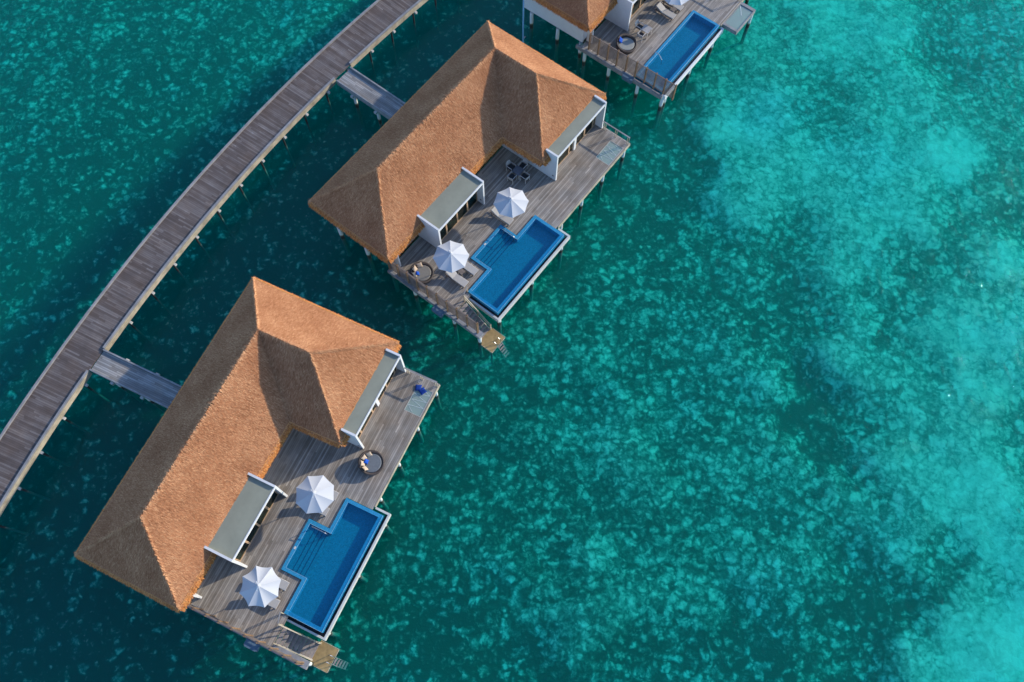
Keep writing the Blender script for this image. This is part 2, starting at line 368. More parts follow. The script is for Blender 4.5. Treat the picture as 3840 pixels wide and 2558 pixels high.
def build_roof(parent):
    bases = []; groups = []
    g = np.array([0, 0, -1.0])
    for keys in ROOF:
        pts = [P3(k) for k in keys]
        n = unit(np.cross(pts[1] - pts[0], pts[2] - pts[0])); n = n if n[2] > 0 else -n
        down = unit(g - n * n.dot(g))
        # base surface as strips, cut at the bays
        cx = pts
        if keys == ['bot', 'inner', 'ap', 'rl']:
            def onp(u, v):
                z = ZE + (ZR - ZE) * ((-3.89 - v) / (7.87 - 3.89)); return np.array([u, -v, z])
            i0, i1 = P3('bot'), P3('inner')
            vN = -4.24
            bases.append(([i0, onp(-0.95, -3.91), onp(-0.95, vN), P3('rl')], 0.3))
            bases.append(([onp(-0.95, vN), onp(4.6, vN), P3('ap'), P3('rl')], 0.3))
            bases.append(([onp(4.6, -3.895), i1, P3('ap'), onp(4.6, vN)], 0.3))
        elif keys == ['wing', 'right', 'wr']:
            def onp(u, v):
                z = ZE + (ZR - ZE) * ((0.23 - v) / (0.23 + 3.73)); return np.array([u, -v, z])
            bases.append(([P3('wing'), onp(10.0, 0.215), onp(10.0, -0.12), P3('wr')], 0.3))
            bases.append(([onp(10.0, -0.12), onp(16.72, -0.12), P3('wr')], 0.3))
            bases.append(([onp(16.72, 0.245), P3('right'), P3('wr'), onp(16.72, -0.12)], 0.3))
        else:
            bases.append((cx, 0.3))
        tris, ar = fan_area(pts)
        k = int(ar.sum() * 360)
        idx = rng.choice(len(tris), k, p=ar / ar.sum())
        A = np.array([t[0] for t in tris])[idx]; B = np.array([t[1] for t in tris])[idx]; C = np.array([t[2] for t in tris])[idx]
        r1 = np.sqrt(rng.random(k))[:, None]; r2 = rng.random(k)[:, None]
        p = A * (1 - r1) + B * r1 * (1 - r2) + C * r1 * r2
        keep = ~notch(p[:, 0], -p[:, 1]); p = p[keep]; k = len(p)
        side = np.cross(n, down)
        ang = rng.normal(0, 0.17, k)[:, None]
        d = unit(down * np.cos(ang) + side * np.sin(ang) + n * rng.uniform(0.03, 0.22, k)[:, None])
        groups.append((p + n * 0.005, d, np.tile(n, (k, 1)), rng.uniform(0.14, 0.30, k), rng.uniform(0.022, 0.045, k), np.clip(0.52 + rng.normal(0, 0.22, k) + 0.5 * patches(p), 0, 1)))
    # hip and ridge rolls: straw combed over the edges
    for a, b in (('TL', 'rl'), ('bot', 'rl'), ('rl', 'ap'), ('ap', 'tip'), ('wr', 'right'), ('wr', 'wing'), ('ap', 'wr')):
        pa, pb = P3(a), P3(b); k = int(np.linalg.norm(pb - pa) * 110)
        t = rng.random(k)[:, None]; p = pa * (1 - t) + pb * t; e = unit(pb - pa); out = unit(np.cross(e, [0, 0, 1.0]))
        sgn = rng.choice([-1.0, 1.0], k)[:, None]
        if ZE in (pa[2], pb[2]): dn = (pa - pb) if pa[2] < pb[2] else (pb - pa); along = unit(dn) * 0.75
        else: along = np.zeros(3)
        d = unit(out * sgn * rng.uniform(0.3, 0.8, (k, 1)) + along + np.array([0, 0, -0.35]) + rng.normal(0, 0.12, (k, 3)))
        nn = unit(np.array([0, 0, 1.0]) + out * sgn * 0.5)
        q = p + np.array([0, 0, 0.05]) + rng.normal(0, 0.03, (k, 3))
        q = q[:]; kp = ~notch(q[:, 0], -q[:, 1])
        groups.append((q[kp], d[kp], nn[kp], rng.uniform(0.18, 0.36, k)[kp], rng.uniform(0.03, 0.06, k)[kp], np.clip(0.72 + rng.normal(0, 0.2, k), 0, 1)[kp]))
    roof = straw_mesh('roof', bases, groups, M['thatch'], parent)
    # hanging cut ends along the eaves
    bases = []; groups = []
    ring = ['bot', 'TL', 'tip', 'right', 'wing', 'inner']
    segs = []
    for i, a in enumerate(ring):
        segs.append((P3(a), P3(ring[(i + 1) % len(ring)])))
    def split(seg, lo, hi, ax):
        a, b = seg; out = []
        t = lambda x: (x - a[ax]) / (b[ax] - a[ax])
        ts = sorted((t(lo), t(hi)))
        return [(a, a + (b - a) * ts[0]), (a + (b - a) * ts[1], b)]
    newsegs = []
    for a, b in segs:
        if abs(a[1] - b[1]) < 0.2 and abs(a[1] - 3.89) < 0.1: newsegs += split((a, b), -1.0, 4.66, 0)
        elif abs(a[1] - b[1]) < 0.2 and abs(a[1] + 0.23) < 0.1: newsegs += split((a, b), 9.95, 16.79, 0)
        else: newsegs.append((a, b))
    # where the thatch meets the flat roofs it is cut short and lies on top of them
    newsegs.append((np.array([4.6, 4.30, 3.30]), np.array([-0.95, 4.30, 3.30])))
    newsegs.append((np.array([16.74, 0.14, 3.30]), np.array([9.98, 0.14, 3.30])))
    for a, b in newsegs:
        ln = np.linalg.norm(b - a); e = unit(b - a); out = unit(np.cross([0, 0, 1.0], e))
        cen = np.array([6.0, 6.0, 0])
        short = abs(a[2] - 3.30) < 0.01
        m = (a + b) / 2
        # outward = away from the roof body
        if short: out = np.array([0, -1.0, 0])
        else:
            test = m + out * 0.3; 
            ins = (-5.04 < test[0] < 17.62) and ((3.9 < test[1] < 12.17) or (test[0] > 9.1 and -0.21 < test[1] < 12.17))
            if ins: out = -out
        drop = 0.14 if short else 0.36
        o0 = a + out * 0.0; o1 = b + out * 0.0; ow = 0.05 if short else 0.14
        bases.append(([o0, o1, o1 + out * ow - [0, 0, drop], o0 + out * ow - [0, 0, drop]], 0.25))
        if not short: bases.append(([o0 + out * ow - [0, 0, drop], o1 + out * ow - [0, 0, drop], o1 - out * 0.6 - [0, 0, drop - 0.12], o0 - out * 0.6 - [0, 0, drop - 0.12]], 0.2))
        k = int(ln * (230 if short else 330))
        t = rng.random(k)[:, None]; p = a * (1 - t) + b * t
        zz = rng.random(k)[:, None] * drop
        p = p - np.array([0, 0, 1.0]) * zz + out * (ow * zz / drop + 0.02 * rng.random((k, 1)))
        d = unit(out * rng.uniform(0.5, 1.0, (k, 1)) + np.array([0, 0, -1.0]) * rng.uniform(0.45, 1.1, (k, 1)) + e * rng.normal(0, 0.2, (k, 1)))
        nn = unit(out + np.array([0, 0, 0.8]))[None].repeat(k, 0)
        groups.append((p, d, nn, rng.uniform(0.10, 0.27, k), rng.uniform(0.035, 0.085, k), np.clip(0.55 + rng.normal(0, 0.26, k), 0, 1)))
    for a, b in newsegs:                                               # pale stitched crease above the cut ends
        e = unit(b - a); k = int(np.linalg.norm(b - a) * 45); t = rng.random(k)[:, None]
        p = a * (1 - t) + b * t + np.array([0, 0, 0.035]) + rng.normal(0, 0.012, (k, 3))
        d = unit(e * rng.choice([-1.0, 1.0], (k, 1)) + rng.normal(0, 0.12, (k, 3))); nn = np.tile(np.array([0, 0, 1.0]), (k, 1))
        groups.append((p, d, nn, rng.uniform(0.15, 0.35, k), rng.uniform(0.02, 0.045, k), np.clip(rng.normal(0.98, 0.1, k), 0, 1)))
    fr = straw_mesh('eave_fringe', bases, groups, M['fringe'], roof)
    return roof

# ---------------------------------------------------------------- villa
def build_villa(Hm, label):
    t = thing('villa', label, 'villa', Hm, 'thatched villas on stilts')
    build_roof(t)
    def wall(u0, u1, v0, v1, z0=-0.06, z1=2.72, mat='white', name='wall'):
        b = MB(); b.uvbox(u0, u1, v0, v1, z0, z1); return b.build(name, M[mat], t)
    wall(-4.46, -4.30, -11.4, -4.75)                      # end wall
    wall(-4.29, 16.75, -11.4, -11.25)                     # wall on the jetty side
    wall(16.60, 16.76, -11.24, -0.20)                     # far end wall
    wall(-4.29, -1.0, -4.95, -4.80)                       # terrace wall
    wall(4.66, 9.97, -4.95, -4.80)
    # side walls (fins) that frame the bays and rise above the flat roofs
    def fin(u, v0, v1, z1=3.48, th=0.16):
        b = MB(); b.uvbox(u - th / 2, u + th / 2, v0, v1, 0.004, z1); return b.build('wall', M['white'], t)
    fin(-0.92, -4.75, -2.25); fin(4.57, -4.75, -2.25)
    fin(10.06, -0.14, 1.04); fin(16.69, -0.14, 1.04)
    b = MB(); b.uvbox(9.98, 10.14, -4.72, -0.145, 0.004, 2.70); b.build('wall', M['white'], t)
    # small end fin beside the privacy screen
    b = MB(); b.uvbox(-4.10, -3.96, -4.58, -4.0, 0.004, 2.45); b.build('wall', M['white'], t)
    # interior floor
    b = MB(); b.uvbox(-4.29, 16.59, -11.24, -4.73, -0.30, -0.03); b.uvbox(-0.83, 4.48, -4.72, -2.99, -0.30, -0.03); b.uvbox(10.15, 16.59, -4.72, 0.24, -0.30, -0.03)
    b.build('floor', M['interior'], t)
    # flat roofs with white edge
    for u0, u1, v0, v1 in ((-0.835, 4.485, -4.6, -2.33), (10.145, 16.605, -0.6, 0.95)):
        b = MB(); b.uvbox(u0, u1, v0, v1, 3.14, 3.32); s = b.build('flat_roof', M['slab'], t)
        b = MB(); b.uvbox(u0, u1, v1 + 0.003, v1 + 0.075, 3.11, 3.345); b.build('fascia', M['white'], s)
    # glazed fronts
    def glazed(u0, u1, v, posts, curtains):
        zt = 2.95
        edges = [u0] + posts + [u1]
        for a, c in zip(edges, edges[1:]):
            f = MB()
            f.uvbox(a + 0.002, a + 0.075, v - 0.05, v + 0.05, 0.0, zt); f.uvbox(c - 0.075, c - 0.002, v - 0.05, v + 0.05, 0.0, zt)
            f.uvbox(a + 0.076, c - 0.076, v - 0.05, v + 0.05, 0.0, 0.07); f.uvbox(a + 0.076, c - 0.076, v - 0.05, v + 0.05, zt - 0.08, zt)
            fo = f.build('window', M['framewood'], t)
            g = MB(); g.uvbox(a + 0.077, c - 0.077, v - 0.01, v + 0.01, 0.071, zt - 0.081); g.build('pane', M['glass'], fo)
        l = MB(); l.uvbox(u0, u1, v - 0.06, v + 0.06, zt + 0.002, 3.138); l.build('lintel', M['white'], t)
        for a, c in curtains:
            cb = MB(); k = 24
            for i in range(k):
                x0 = a + (c - a) * i / k; x1 = a + (c - a) * (i + 1) / k; d0 = 0.06 * math.sin(i * 1.9); d1 = 0.06 * math.sin((i + 1) * 1.9)
                cb.poly([(x0, -(v - 0.25 + d0), 0.02), (x1, -(v - 0.25 + d1), 0.02), (x1, -(v - 0.25 + d1), 2.9), (x0, -(v - 0.25 + d0), 2.9)])
            cb.build('curtain', M['curtain'], t)
    glazed(-0.82, 4.47, -2.95, [0.55, 1.90, 3.20], [(3.3, 4.35), (-0.75, -0.35)])
    glazed(10.16, 13.30, 0.30, [11.0, 12.75], [])
    glazed(13.62, 16.58, 0.30, [14.95, 16.2], [(14.9, 15.3)])
    b = MB(); b.uvbox(13.32, 13.60, 0.10, 0.46, 0.004, 3.135); b.build('column', M['white'], t)
    # little vents low on the side walls
    for u, v in ((10.14, 0.75), (4.65, -2.55)):
        b = MB(); b.tube([(u - 0.17, -v, 0.55), (u - 0.19, -v, 0.55)], 0.09, 10); b.build('vent', M['mat_dark'], t)
    for u, v in ((-4.3, -10.6), (-4.3, -7.6), (0, -10.9), (5, -10.9), (10, -10.9), (16.3, -10.9), (16.3, -6), (16.3, -2.0), (-4.3, -5.0)):
        b = MB(); b.cyl(u, -v, -6.2, -0.305, 0.17); b.build('pile', M['pile'], t, smooth=False)
    return t

villa1 = build_villa(H1, 'thatched villa nearest the bottom of the photo, its roof in strongest sun')
villa2 = again(villa1, H2, 'thatched villa in the middle, with the dining set on its terrace')
villa3 = again(villa1, H3, 'thatched villa at the top edge, mostly cut off by the photo border')

# ---------------------------------------------------------------- terraces with their stilts
def deck_uv(co): return (co.x, co.y)
def cross_uv(co): return (co.y, co.x)
def pile_at(t, u, v, z1=-0.31, r=0.15):
    b = MB(); b.cyl(u, -v, -6.2, z1, r); b.build('pile', M['pile'], t)

def build_terrace(Hm, label):
    t = thing('sun_deck', label, 'deck', Hm, 'timber sun decks around the villas')
    us = [-4.8, -2.52, -0.06, 3.88, 6.34, 10.05, 13.94, 16.08, 16.8]; vs = [-4.56, -0.03, 0.35, 1.65, 2.06, 2.34, 3.69, 3.79]
    def ins(u, v):
        if v < -0.03: return u < 9.97
        if v < 0.35: return u < -0.06 or 3.88 < u < 10.05
        if v < 1.65: return u < -0.06 or u > 3.88
        if 13.94 < u < 16.08 and 2.34 < v < 3.69: return False
        if u > 6.34: return True
        return v < 2.06 and u < -2.52
    b = MB(); b.cells(us, vs, ins, -0.06, 0.0)
    b.build('boards', M['deck'], t, deck_uv)
    # bearers and edge beams under the boards
    f = MB(); f.cells([-4.74, -2.6, -0.2, 4.0, 6.45, 9.9, 13.90, 16.12, 16.74], [-4.5, -0.2, 0.4, 1.55, 2.0, 2.30, 3.72, 3.75], lambda u, v: ins(min(max(u, -4.7), 16.7), min(v, 3.7)) and not (13.9 < u < 16.12 and 2.30 < v < 3.72), -0.30, -0.062)
    f.build('bearers', M['timber'], t)
    e = MB(); e.uvbox(6.6, 16.83, 3.795, 3.87, -0.32, 0.02); e.build('edge_beam', M['fascia'], t)
    e = MB(); e.uvbox(16.805, 16.88, 0.3, 3.87, -0.32, -0.002); e.build('edge_beam', M['timber'], t)
    e = MB(); e.uvbox(-5.00, -4.806, -4.6, 4.86, -0.38, -0.005); e.uvbox(-4.80, -4.46, 2.10, 4.86, -0.30, -0.02); e.build('edge_beam', M['kerbwood'], t)
    g = MB(); g.uvbox(13.97, 16.05, 2.37, 3.66, -0.05, -0.02); gl = g.build('glass_floor', M['floorglass'], t)
    fr = MB()
    for a in ((13.945, 16.075, 2.345, 2.368), (13.945, 16.075, 3.662, 3.685), (13.945, 13.968, 2.369, 3.661), (16.052, 16.075, 2.369, 3.661)): fr.uvbox(*a, -0.06, 0.006)
    fr.build('frame', M['concrete'], gl)
    c = MB()
    zig = [(14.05, 2.95), (14.45, 2.42), (14.62, 3.6), (14.95, 2.45), (15.15, 3.6), (15.45, 2.42), (15.7, 3.6), (15.98, 2.9)]
    for (a0, a1), (b0, b1) in zip(zig, zig[1:]): c.bar((a0, -a1, -0.012), (b0, -b1, -0.012), 0.013, 0.012)
    c.build('rope', M['cord'], gl)
    for u in (16.45, 13.35, 10.3, 7.4): pile_at(t, u, 3.6)
    for v in (-2.1, 2.0, 4.6): pile_at(t, -4.7, v)
    for u, v in ((1, -2.5), (6, -1.5), (-3, -0.6), (16.3, 0.9)): pile_at(t, u, v)
    return t
deck1 = build_terrace(H1, 'weathered grey sun deck of the lowest villa, with two navy cushions on its glass floor')
deck2 = again(deck1, H2, 'weathered grey sun deck of the middle villa, with the dining set standing on it')

# end railing
def build_rail(Hm, label):
    t = thing('deck_railing', label, 'railing', at(Hm, 16.64, 2.45), 'railings at the deck ends')
    b = MB(); b.box(-0.055, 0.055, -1.38, 1.38, 1.0, 1.05); b.build('top_rail', M['kerbwood'], t)
    for v in (-1.15, 0.0, 1.25):
        for s in (-0.075, 0.075):
            p = MB(); p.box(-0.022, 0.022, -v + s - 0.022, -v + s + 0.022, 0.002, 0.998); p.build('post', M['fascia'], t)
    return t
rail1 = build_rail(H1, 'wooden end railing on the lowest deck, near two navy cushions')
rail2 = again(rail1, at(H2, 16.64, 2.45), 'wooden end railing on the middle deck, beside the bare glass floor')

# ---------------------------------------------------------------- pools
def pebble_strip(us, vs_, n, z):
    b = MB()
    for _ in range(n):
        (u0, u1, v0, v1) = random.choices(us, weights=vs_)[0]
        u = random.uniform(u0, u1); v = random.uniform(v0, v1); r = random.uniform(0.02, 0.05); h = r * 0.8; k = 6; a0 = random.random() * 6
        ring = [(u + r * math.cos(a0 + i * 2 * math.pi / k) * random.uniform(0.8, 1.2), -v + r * math.sin(a0 + i * 2 * math.pi / k) * random.uniform(0.8, 1.2), z) for i in range(k)]
        top = (u + random.uniform(-.01, .01), -v, z + h); m = len(b.v)
        b.v += ring + [top]; b.f += [(m + i, m + (i + 1) % k, m + k) for i in range(k)]
    return b

def build_pool(Hm, label):
    t = thing('swimming_pool', label, 'swimming pool', Hm, 'blue plunge pools set in the decks')
    ou = [-2.48, -0.04, 3.86, 6.30]; iu = [-2.22, 0.21, 3.59, 6.04]
    us = sorted(set(ou + iu)); vs = [0.0, 0.25, 1.69, 1.96, 2.06, 4.42, 4.70]
    out = lambda u, v: (-2.48 < u < 6.30 and 1.69 < v < 4.70) or (-0.04 < u < 3.86 and 0 < v < 1.70)
    inn = lambda u, v: (-2.22 < u < 6.04 and 1.96 < v < 4.42) or (0.21 < u < 3.59 and 0.25 < v < 1.97)
    wet = lambda u, v: v > 4.42 or (u < -2.22 and v > 1.96)               # rims the water runs over
    b = MB(); b.cells(us, vs, lambda u, v: out(u, v) and not inn(u, v) and not wet(u, v), -0.44, 0.11); b.build('coping', M['coping'], t)
    b = MB(); b.cells(us, vs, lambda u, v: out(u, v) and not inn(u, v) and wet(u, v), -0.44, 0.075); b.build('overflow_rim', M['coping'], t)
    b = MB(); b.cells(us, vs, out, -0.62, -0.441); b.cells([0.21, 3.59], [0.25, 0.75], lambda u, v: True, -0.44, -0.06)
    b.build('basin', M['basin'], t)
    for i in range(4):
        s = MB(); v0 = 0.752 + i * 0.30; s.cells([0.212, 3.588], [v0, v0 + 0.298], lambda u, v: True, -0.44, -0.125 - 0.065 * i); st = s.build('step', M['basin'], t)
        n = MB(); n.uvbox(0.213, 3.587, v0 - 0.065 , v0 - 0.003, -0.12 - 0.065 * i, -0.055 - 0.065 * i); n.build('nosing', M['steptile'], st)
    # water sheet, level with the rim on the sea side
    w = MB(); zw = 0.088
    us2 = [-2.475, -2.22, -0.04, 0.212, 3.588, 3.86, 6.038]; vs2 = [0.252, 1.69, 1.962, 4.42, 4.69]
    for i in range(len(us2) - 1):
        for j in range(len(vs2) - 1):
            u, v = (us2[i] + us2[i + 1]) / 2, (vs2[j] + vs2[j + 1]) / 2
            if inn(u, v) or (v > 1.962 and u < 6.038): w.poly([(us2[i], -vs2[j + 1], zw), (us2[i + 1], -vs2[j + 1], zw), (us2[i + 1], -vs2[j], zw), (us2[i], -vs2[j], zw)])
    w.build('water_surface', M['poolwater'], t)
    # pale trim strips
    tr = MB()
    for a, c in (((6.05, 1.95), (3.58, 1.95)), ((3.58, 1.95), (3.58, 0.24)), ((3.58, 0.24), (0.2, 0.24)), ((0.2, 0.24), (0.2, 1.95)), ((0.2, 1.95), (-2.21, 1.95)), ((-2.47, 4.69), (6.29, 4.69)), ((6.05, 1.95), (6.05, 4.69)), ((-2.21, 1.95), (-2.21, 1.72)), ((-2.47, 1.97), (-2.47, 4.69))):
        w_ = 0.016 if (a, c) != ((6.05, 1.95), (6.05, 4.69)) else 0.0
        if w_: tr.bar((a[0], -a[1], 0.113), (c[0], -c[1], 0.113), w_, 0.012)
    tr.build('edge_trim', M['trim'], t)
    # gutter with pebbles and its white kerb
    g = MB(); g.uvbox(-2.72, 6.50, 4.715, 4.92, -0.62, -0.50); g.uvbox(-2.72, -2.49, 1.9, 4.712, -0.62, -0.50); g.build('gutter', M['pebble'], t)
    k = MB(); k.uvbox(-2.86, 6.66, 4.92, 5.06, -0.70, -0.20); k.uvbox(-2.86, -2.72, 1.98, 4.918, -0.70, -0.20); k.uvbox(6.50, 6.66, 3.88, 4.918, -0.70, -0.20); k.build('kerb', M['concrete'], t)
    pb = pebble_strip([(-2.70, 6.48, 4.73, 4.90), (-2.70, -2.51, 1.95, 4.7)], [9, 2.6], 900, -0.50); po = pb.build('pebbles', M['pebble'], t); po['kind'] = 'stuff'
    hr = MB(); hr.tube([(3.42, -0.62, -0.2), (3.42, -0.62, 0.62), (3.42, -0.70, 0.70), (3.42, -1.66, 0.62), (3.42, -1.74, 0.55), (3.42, -1.74, -0.4)], 0.03, 8); hr.build('handrail', M['metal'], t)
    d = MB(); d.uvbox(1.55, 1.75, 0.07, 0.2, 0.111, 0.118); d.build('depth_plate', M['concrete'], t)
    for u in (-2.4, 1.9, 5.9): pile_at(t, u, 4.75, -0.71, 0.16)
    return t
pool1 = build_pool(H1, 'blue stepped pool of the lowest villa, nearest the bottom of the photo')
pool2 = again(pool1, H2, 'blue stepped pool of the middle villa, below its two white parasols')

# ---------------------------------------------------------------- privacy screens
def build_fence(Hm, label, v0, n, uoff=0):
    t = thing('privacy_fence', label, 'fence', at(Hm, -4.72 + uoff, v0), 'slatted privacy fences')
    for i in range(n + 1):
        p = MB()
        for s in (-0.06, 0.06): p.box(s - 0.035, s + 0.035, -i - 0.05, -i + 0.05, -0.02, 1.95)
        p.build('post', M['fencepost'], t)
    for i in range(n):
        s = MB(); z = 0.10
        while z < 1.82:
            s.box(-0.012, 0.012, -i - 0.953, -i - 0.047, z, z + 0.075); z += 0.15
        s.box(-0.045, 0.045, -i - 0.953, -i - 0.047, 1.84, 1.88)
        s.build('slats', M['fence'], t)
    return t
fence1 = build_fence(H1, 'slatted timber fence beside the steps of the lowest villa', -4.5, 9)
fence2 = again(fence1, at(H2, -4.72, -4.5), 'slatted timber fence beside the round daybed of the middle villa')
fence3 = again(fence1, at(T3, -9.37, -5.0), 'slatted timber fence of the top villa, hiding the end of its rectangular pool')
for o in list(fence3.children):
    if o.name.startswith('x'): pass

# boxes hung outside the screens
def build_hbox(mw, label):
    t = thing('equipment_box', label, 'box', mw, 'grey blue boxes outside the fences')
    b = MB(); b.box(-0.24, 0.24, -0.5, 0.5, -0.42, -0.04); b.build('body', M['bluebox'], t)
    l = MB(); z0, z1 = -0.038, 0.02
    pts = [(-0.27, -0.40), (-0.17, -0.53), (0.25, -0.53), (0.25, 0.53), (-0.17, 0.53), (-0.27, 0.40)]
    l.poly([(x, y, z1) for x, y in pts]); l.poly([(x, y, z0) for x, y in pts][::-1])
    for i in range(6): a, c = pts[i], pts[(i + 1) % 6]; l.poly([(*a, z0), (*c, z0), (*c, z1), (*a, z1)])
    l.build('lid', M['bluebox'], t)
    k = MB(); k.bar((0.27, -0.3, -0.3), (0.27, 0.3, -0.3), 0.05); k.build('bracket', M['metal'], t)
    return t
box1 = build_hbox(at(H1, -5.22, 0.75), 'blue box hung outside the fence of the lowest villa')
again(box1, at(H2, -5.18, 0.85), 'grey blue box hung outside the fence of the middle villa')
again(box1, at(T3, -9.72, -0.45), 'grey blue box hung outside the fence of the top villa')

# ---------------------------------------------------------------- steps, landing, ladder
def build_steps(Hm, label):
    t = thing('staircase', label, 'stairs', at(Hm, -3.85, 2.07), 'stairs down to the water')
    n = 9; run = 2.35 / n; rise = 2.15 / n
    for i in range(n):
        b = MB(); b.box(-0.55, 0.55, -(i + 1) * run - 0.03, -i * run, -(i + 0.75) * rise - 0.05, -(i + 0.75) * rise); b.build('tread', M['tread'], t)
    for s in (-0.585, 0.585):
        b = MB(); b.bar((s, 0.0, -0.22), (s, -2.38, -2.2), 0.06, 0.24); b.build('stringer', M['timber'], t)
    b = MB(); b.bar((0.62, 0.15, 0.95), (0.62, -2.5, -1.25), 0.07, 0.05); b.bar((0.62, 0.15, 0.5), (0.62, -2.5, -1.7), 0.05, 0.04); b.build('handrail', M['fascia'], t)
    for y, z in ((0.1, 0.0), (-1.2, -1.1), (-2.45, -2.1)):
        for s in (0.585, 0.655):
            p = MB(); p.box(s - 0.022, s + 0.022, y - 0.04, y + 0.04, z - 0.1, z + (0.95 if y > 0 else 0.98)); p.build('post', M['fascia'], t)
    b = MB(); b.bar((-0.60, -0.0, 0.25), (-0.60, -2.55, -1.75), 0.07, 0.06); b.build('kerb_rail', M['fascia'], t)
    b = MB(); b.bar((0.66, 0.17, 0.98), (1.38, 0.42, 0.98), 0.07, 0.05); b.build('corner_rail', M['kerbwood'], t)
    for x, y in ((1.34, 0.36), (1.34, 0.48)):
        p = MB(); p.box(x - 0.022, x + 0.022, y - 0.022, y + 0.022, 0.0, 0.955); p.build('post', M['fascia'], t)
    return t
st1 = build_steps(H1, 'grey timber steps leading down from the lowest villa to the water')
again(st1, at(H2, -3.85, 2.07), 'grey timber steps beside the pool of the middle villa')

def build_landing(Hm, label):
    t = thing('landing_platform', label, 'platform', at(Hm, -3.9, 5.13), 'low landing platforms')
    b = MB(); b.box(-0.83, 0.83, -0.71, 0.71, -2.22, -2.15); b.build('platform_top', M['algae'], t)
    e = MB()
    e.box(0.832, 0.86, -0.71, 0.71, -2.30, -2.14); e.box(-0.86, -0.832, -0.71, 0.71, -2.30, -2.14); e.box(-0.83, 0.83, -0.74, -0.712, -2.30, -2.14); e.build('edge', M['fascia'], t)
    for x in (-0.7, 0.7):
        for y in (-0.55, 0.55):
            p = MB(); p.cyl(x, y, -6.2, -2.221, 0.09); p.build('pile', M['pile'], t)
    return t
la1 = build_landing(H1, 'brown algae-stained landing platform below the steps of the lowest villa')
again(la1, at(H2, -3.9, 5.13), 'pale brown landing platform below the steps of the middle villa')

def build_ladder(Hm, label, rot=0):
    t = thing('swim_ladder', label, 'ladder', at(Hm, -3.86, 5.60, -2.15, rot), 'steel ladders into the water')
    for s in (-0.25, 0.25):
        b = MB(); b.tube([(s, 0.12, 0.0), (s, 0.10, 0.50), (s, 0.0, 0.62), (s, -0.16, 0.55), (s, -0.30, 0.25), (s, -0.75, -0.45), (s, -1.15, -1.4)], 0.024, 8); b.build('rail', M['metal'], t)
    for i in range(5):
        k = MB(); y = -0.42 - 0.16 * i; k.box(-0.25, 0.25, y - 0.06, y + 0.06, 0.06 - 0.27 * i - 0.03, 0.06 - 0.27 * i); k.build('rung', M['tread'], t)
    return t
ld1 = build_ladder(H1, 'steel swim ladder on the landing platform nearest the bottom edge')
again(ld1, at(H2, -3.86, 5.60, -2.15), 'steel swim ladder on the landing platform of the middle villa')

# ---------------------------------------------------------------- far villa's terrace
t = thing('sun_deck', 'weathered grey sun deck of the top villa, with a glass box jutting over the sea', 'deck', T3, 'timber sun decks around the villas')
def ins3(u, v): return (v < -0.03 and u < 0.0) or (u > 0.0 and v < 2.9 and u < 6.5) if not (u > -5.0 + 0.0 and v < -9) else False
b = MB(); b.cells([-9.5, 0.03, 6.5], [-5.72, -0.03, 2.88], lambda u, v: v < -0.03 or u > 0.03, -0.06, 0.0); b.build('boards', M['deck'], t, deck_uv)
f = MB(); f.cells([-9.4, 0.1, 6.4], [-5.7, -0.1, 2.8], lambda u, v: v < -0.1 or u > 0.1, -0.30, -0.062); f.build('bearers', M['timber'], t)
e = MB(); e.uvbox(-9.72, -9.506, -6.2, 3.12, -0.42, -0.004); e.build('edge_beam', M['kerbwood'], t)
e = MB(); e.uvbox(0.15, 6.5, 2.885, 2.96, -0.32, -0.002); e.build('edge_beam', M['fascia'], t)
g = MB(); g.uvbox(0.62, 3.32, 3.06, 4.38, -0.10, -0.07); gl = g.build('glass_floor', M['floorglass'], t)
fr = MB(); fr.uvbox(0.37, 0.615, 2.965, 4.48, -0.42, -0.004); fr.uvbox(3.325, 3.63, 2.965, 4.48, -0.42, -0.004); fr.uvbox(0.62, 3.32, 4.385, 4.48, -0.42, -0.008); fr.uvbox(0.62, 3.32, 2.965, 3.055, -0.42, -0.008); fr.build('frame', M['kerbwood'], gl)
c = MB(); c.bar((3.2, -3.1, -0.06), (2.3, -3.75, -0.06), 0.03, 0.012); c.build('rope', M['cord'], gl)
for u, v in ((-9.45, -5.3), (-9.45, -2.6), (-9.5, 0.55), (-9.3, 3.05), (3.5, 4.3), (5.9, 2.7)): pile_at(t, u, v, -0.33, 0.16)
deck3 = t
t = thing('deck_railing', 'paired rail posts on the top deck beside the jutting glass box', 'railing', at(T3, 3.5, 2.7), 'railings at the deck ends')
b = MB(); b.box(-0.055, 0.055, -0.12, 3.3, 1.0, 1.05); b.build('top_rail', M['kerbwood'], t)
for y in (0.0, 1.4, 2.8):
    for s in (-0.075, 0.075):
        p = MB(); p.box(-0.022, 0.022, y + s - 0.022, y + s + 0.022, 0.002, 0.998); p.build('post', M['fascia'], t)

t = thing('swimming_pool', 'blue rectangular pool of the top villa, partly behind its fence', 'swimming pool', T3, 'blue plunge pools set in the decks')
out = lambda u, v: -9.2 < u < 0.0 and 0 < v < 2.86
inn = lambda u, v: -8.95 < u < -0.24 and 0.24 < v < 2.60
us = [-9.2, -8.95, -0.24, 0.0]; vs = [0.0, 0.24, 2.60, 2.86]
b = MB(); b.cells(us, vs, lambda u, v: out(u, v) and not inn(u, v) and v < 2.60, -0.44, 0.11); b.build('coping', M['coping'], t)
b = MB(); b.cells(us, vs, lambda u, v: v > 2.60, -0.44, 0.075); b.build('overflow_rim', M['coping'], t)
b = MB(); b.cells(us, vs, out, -0.58, -0.441); b.build('basin', M['basin'], t)
w = MB(); w.poly([(-8.948, -2.85, 0.088), (-0.242, -2.85, 0.088), (-0.242, -0.242, 0.088), (-8.948, -0.242, 0.088)]); w.build('water_surface', M['poolwater'], t)
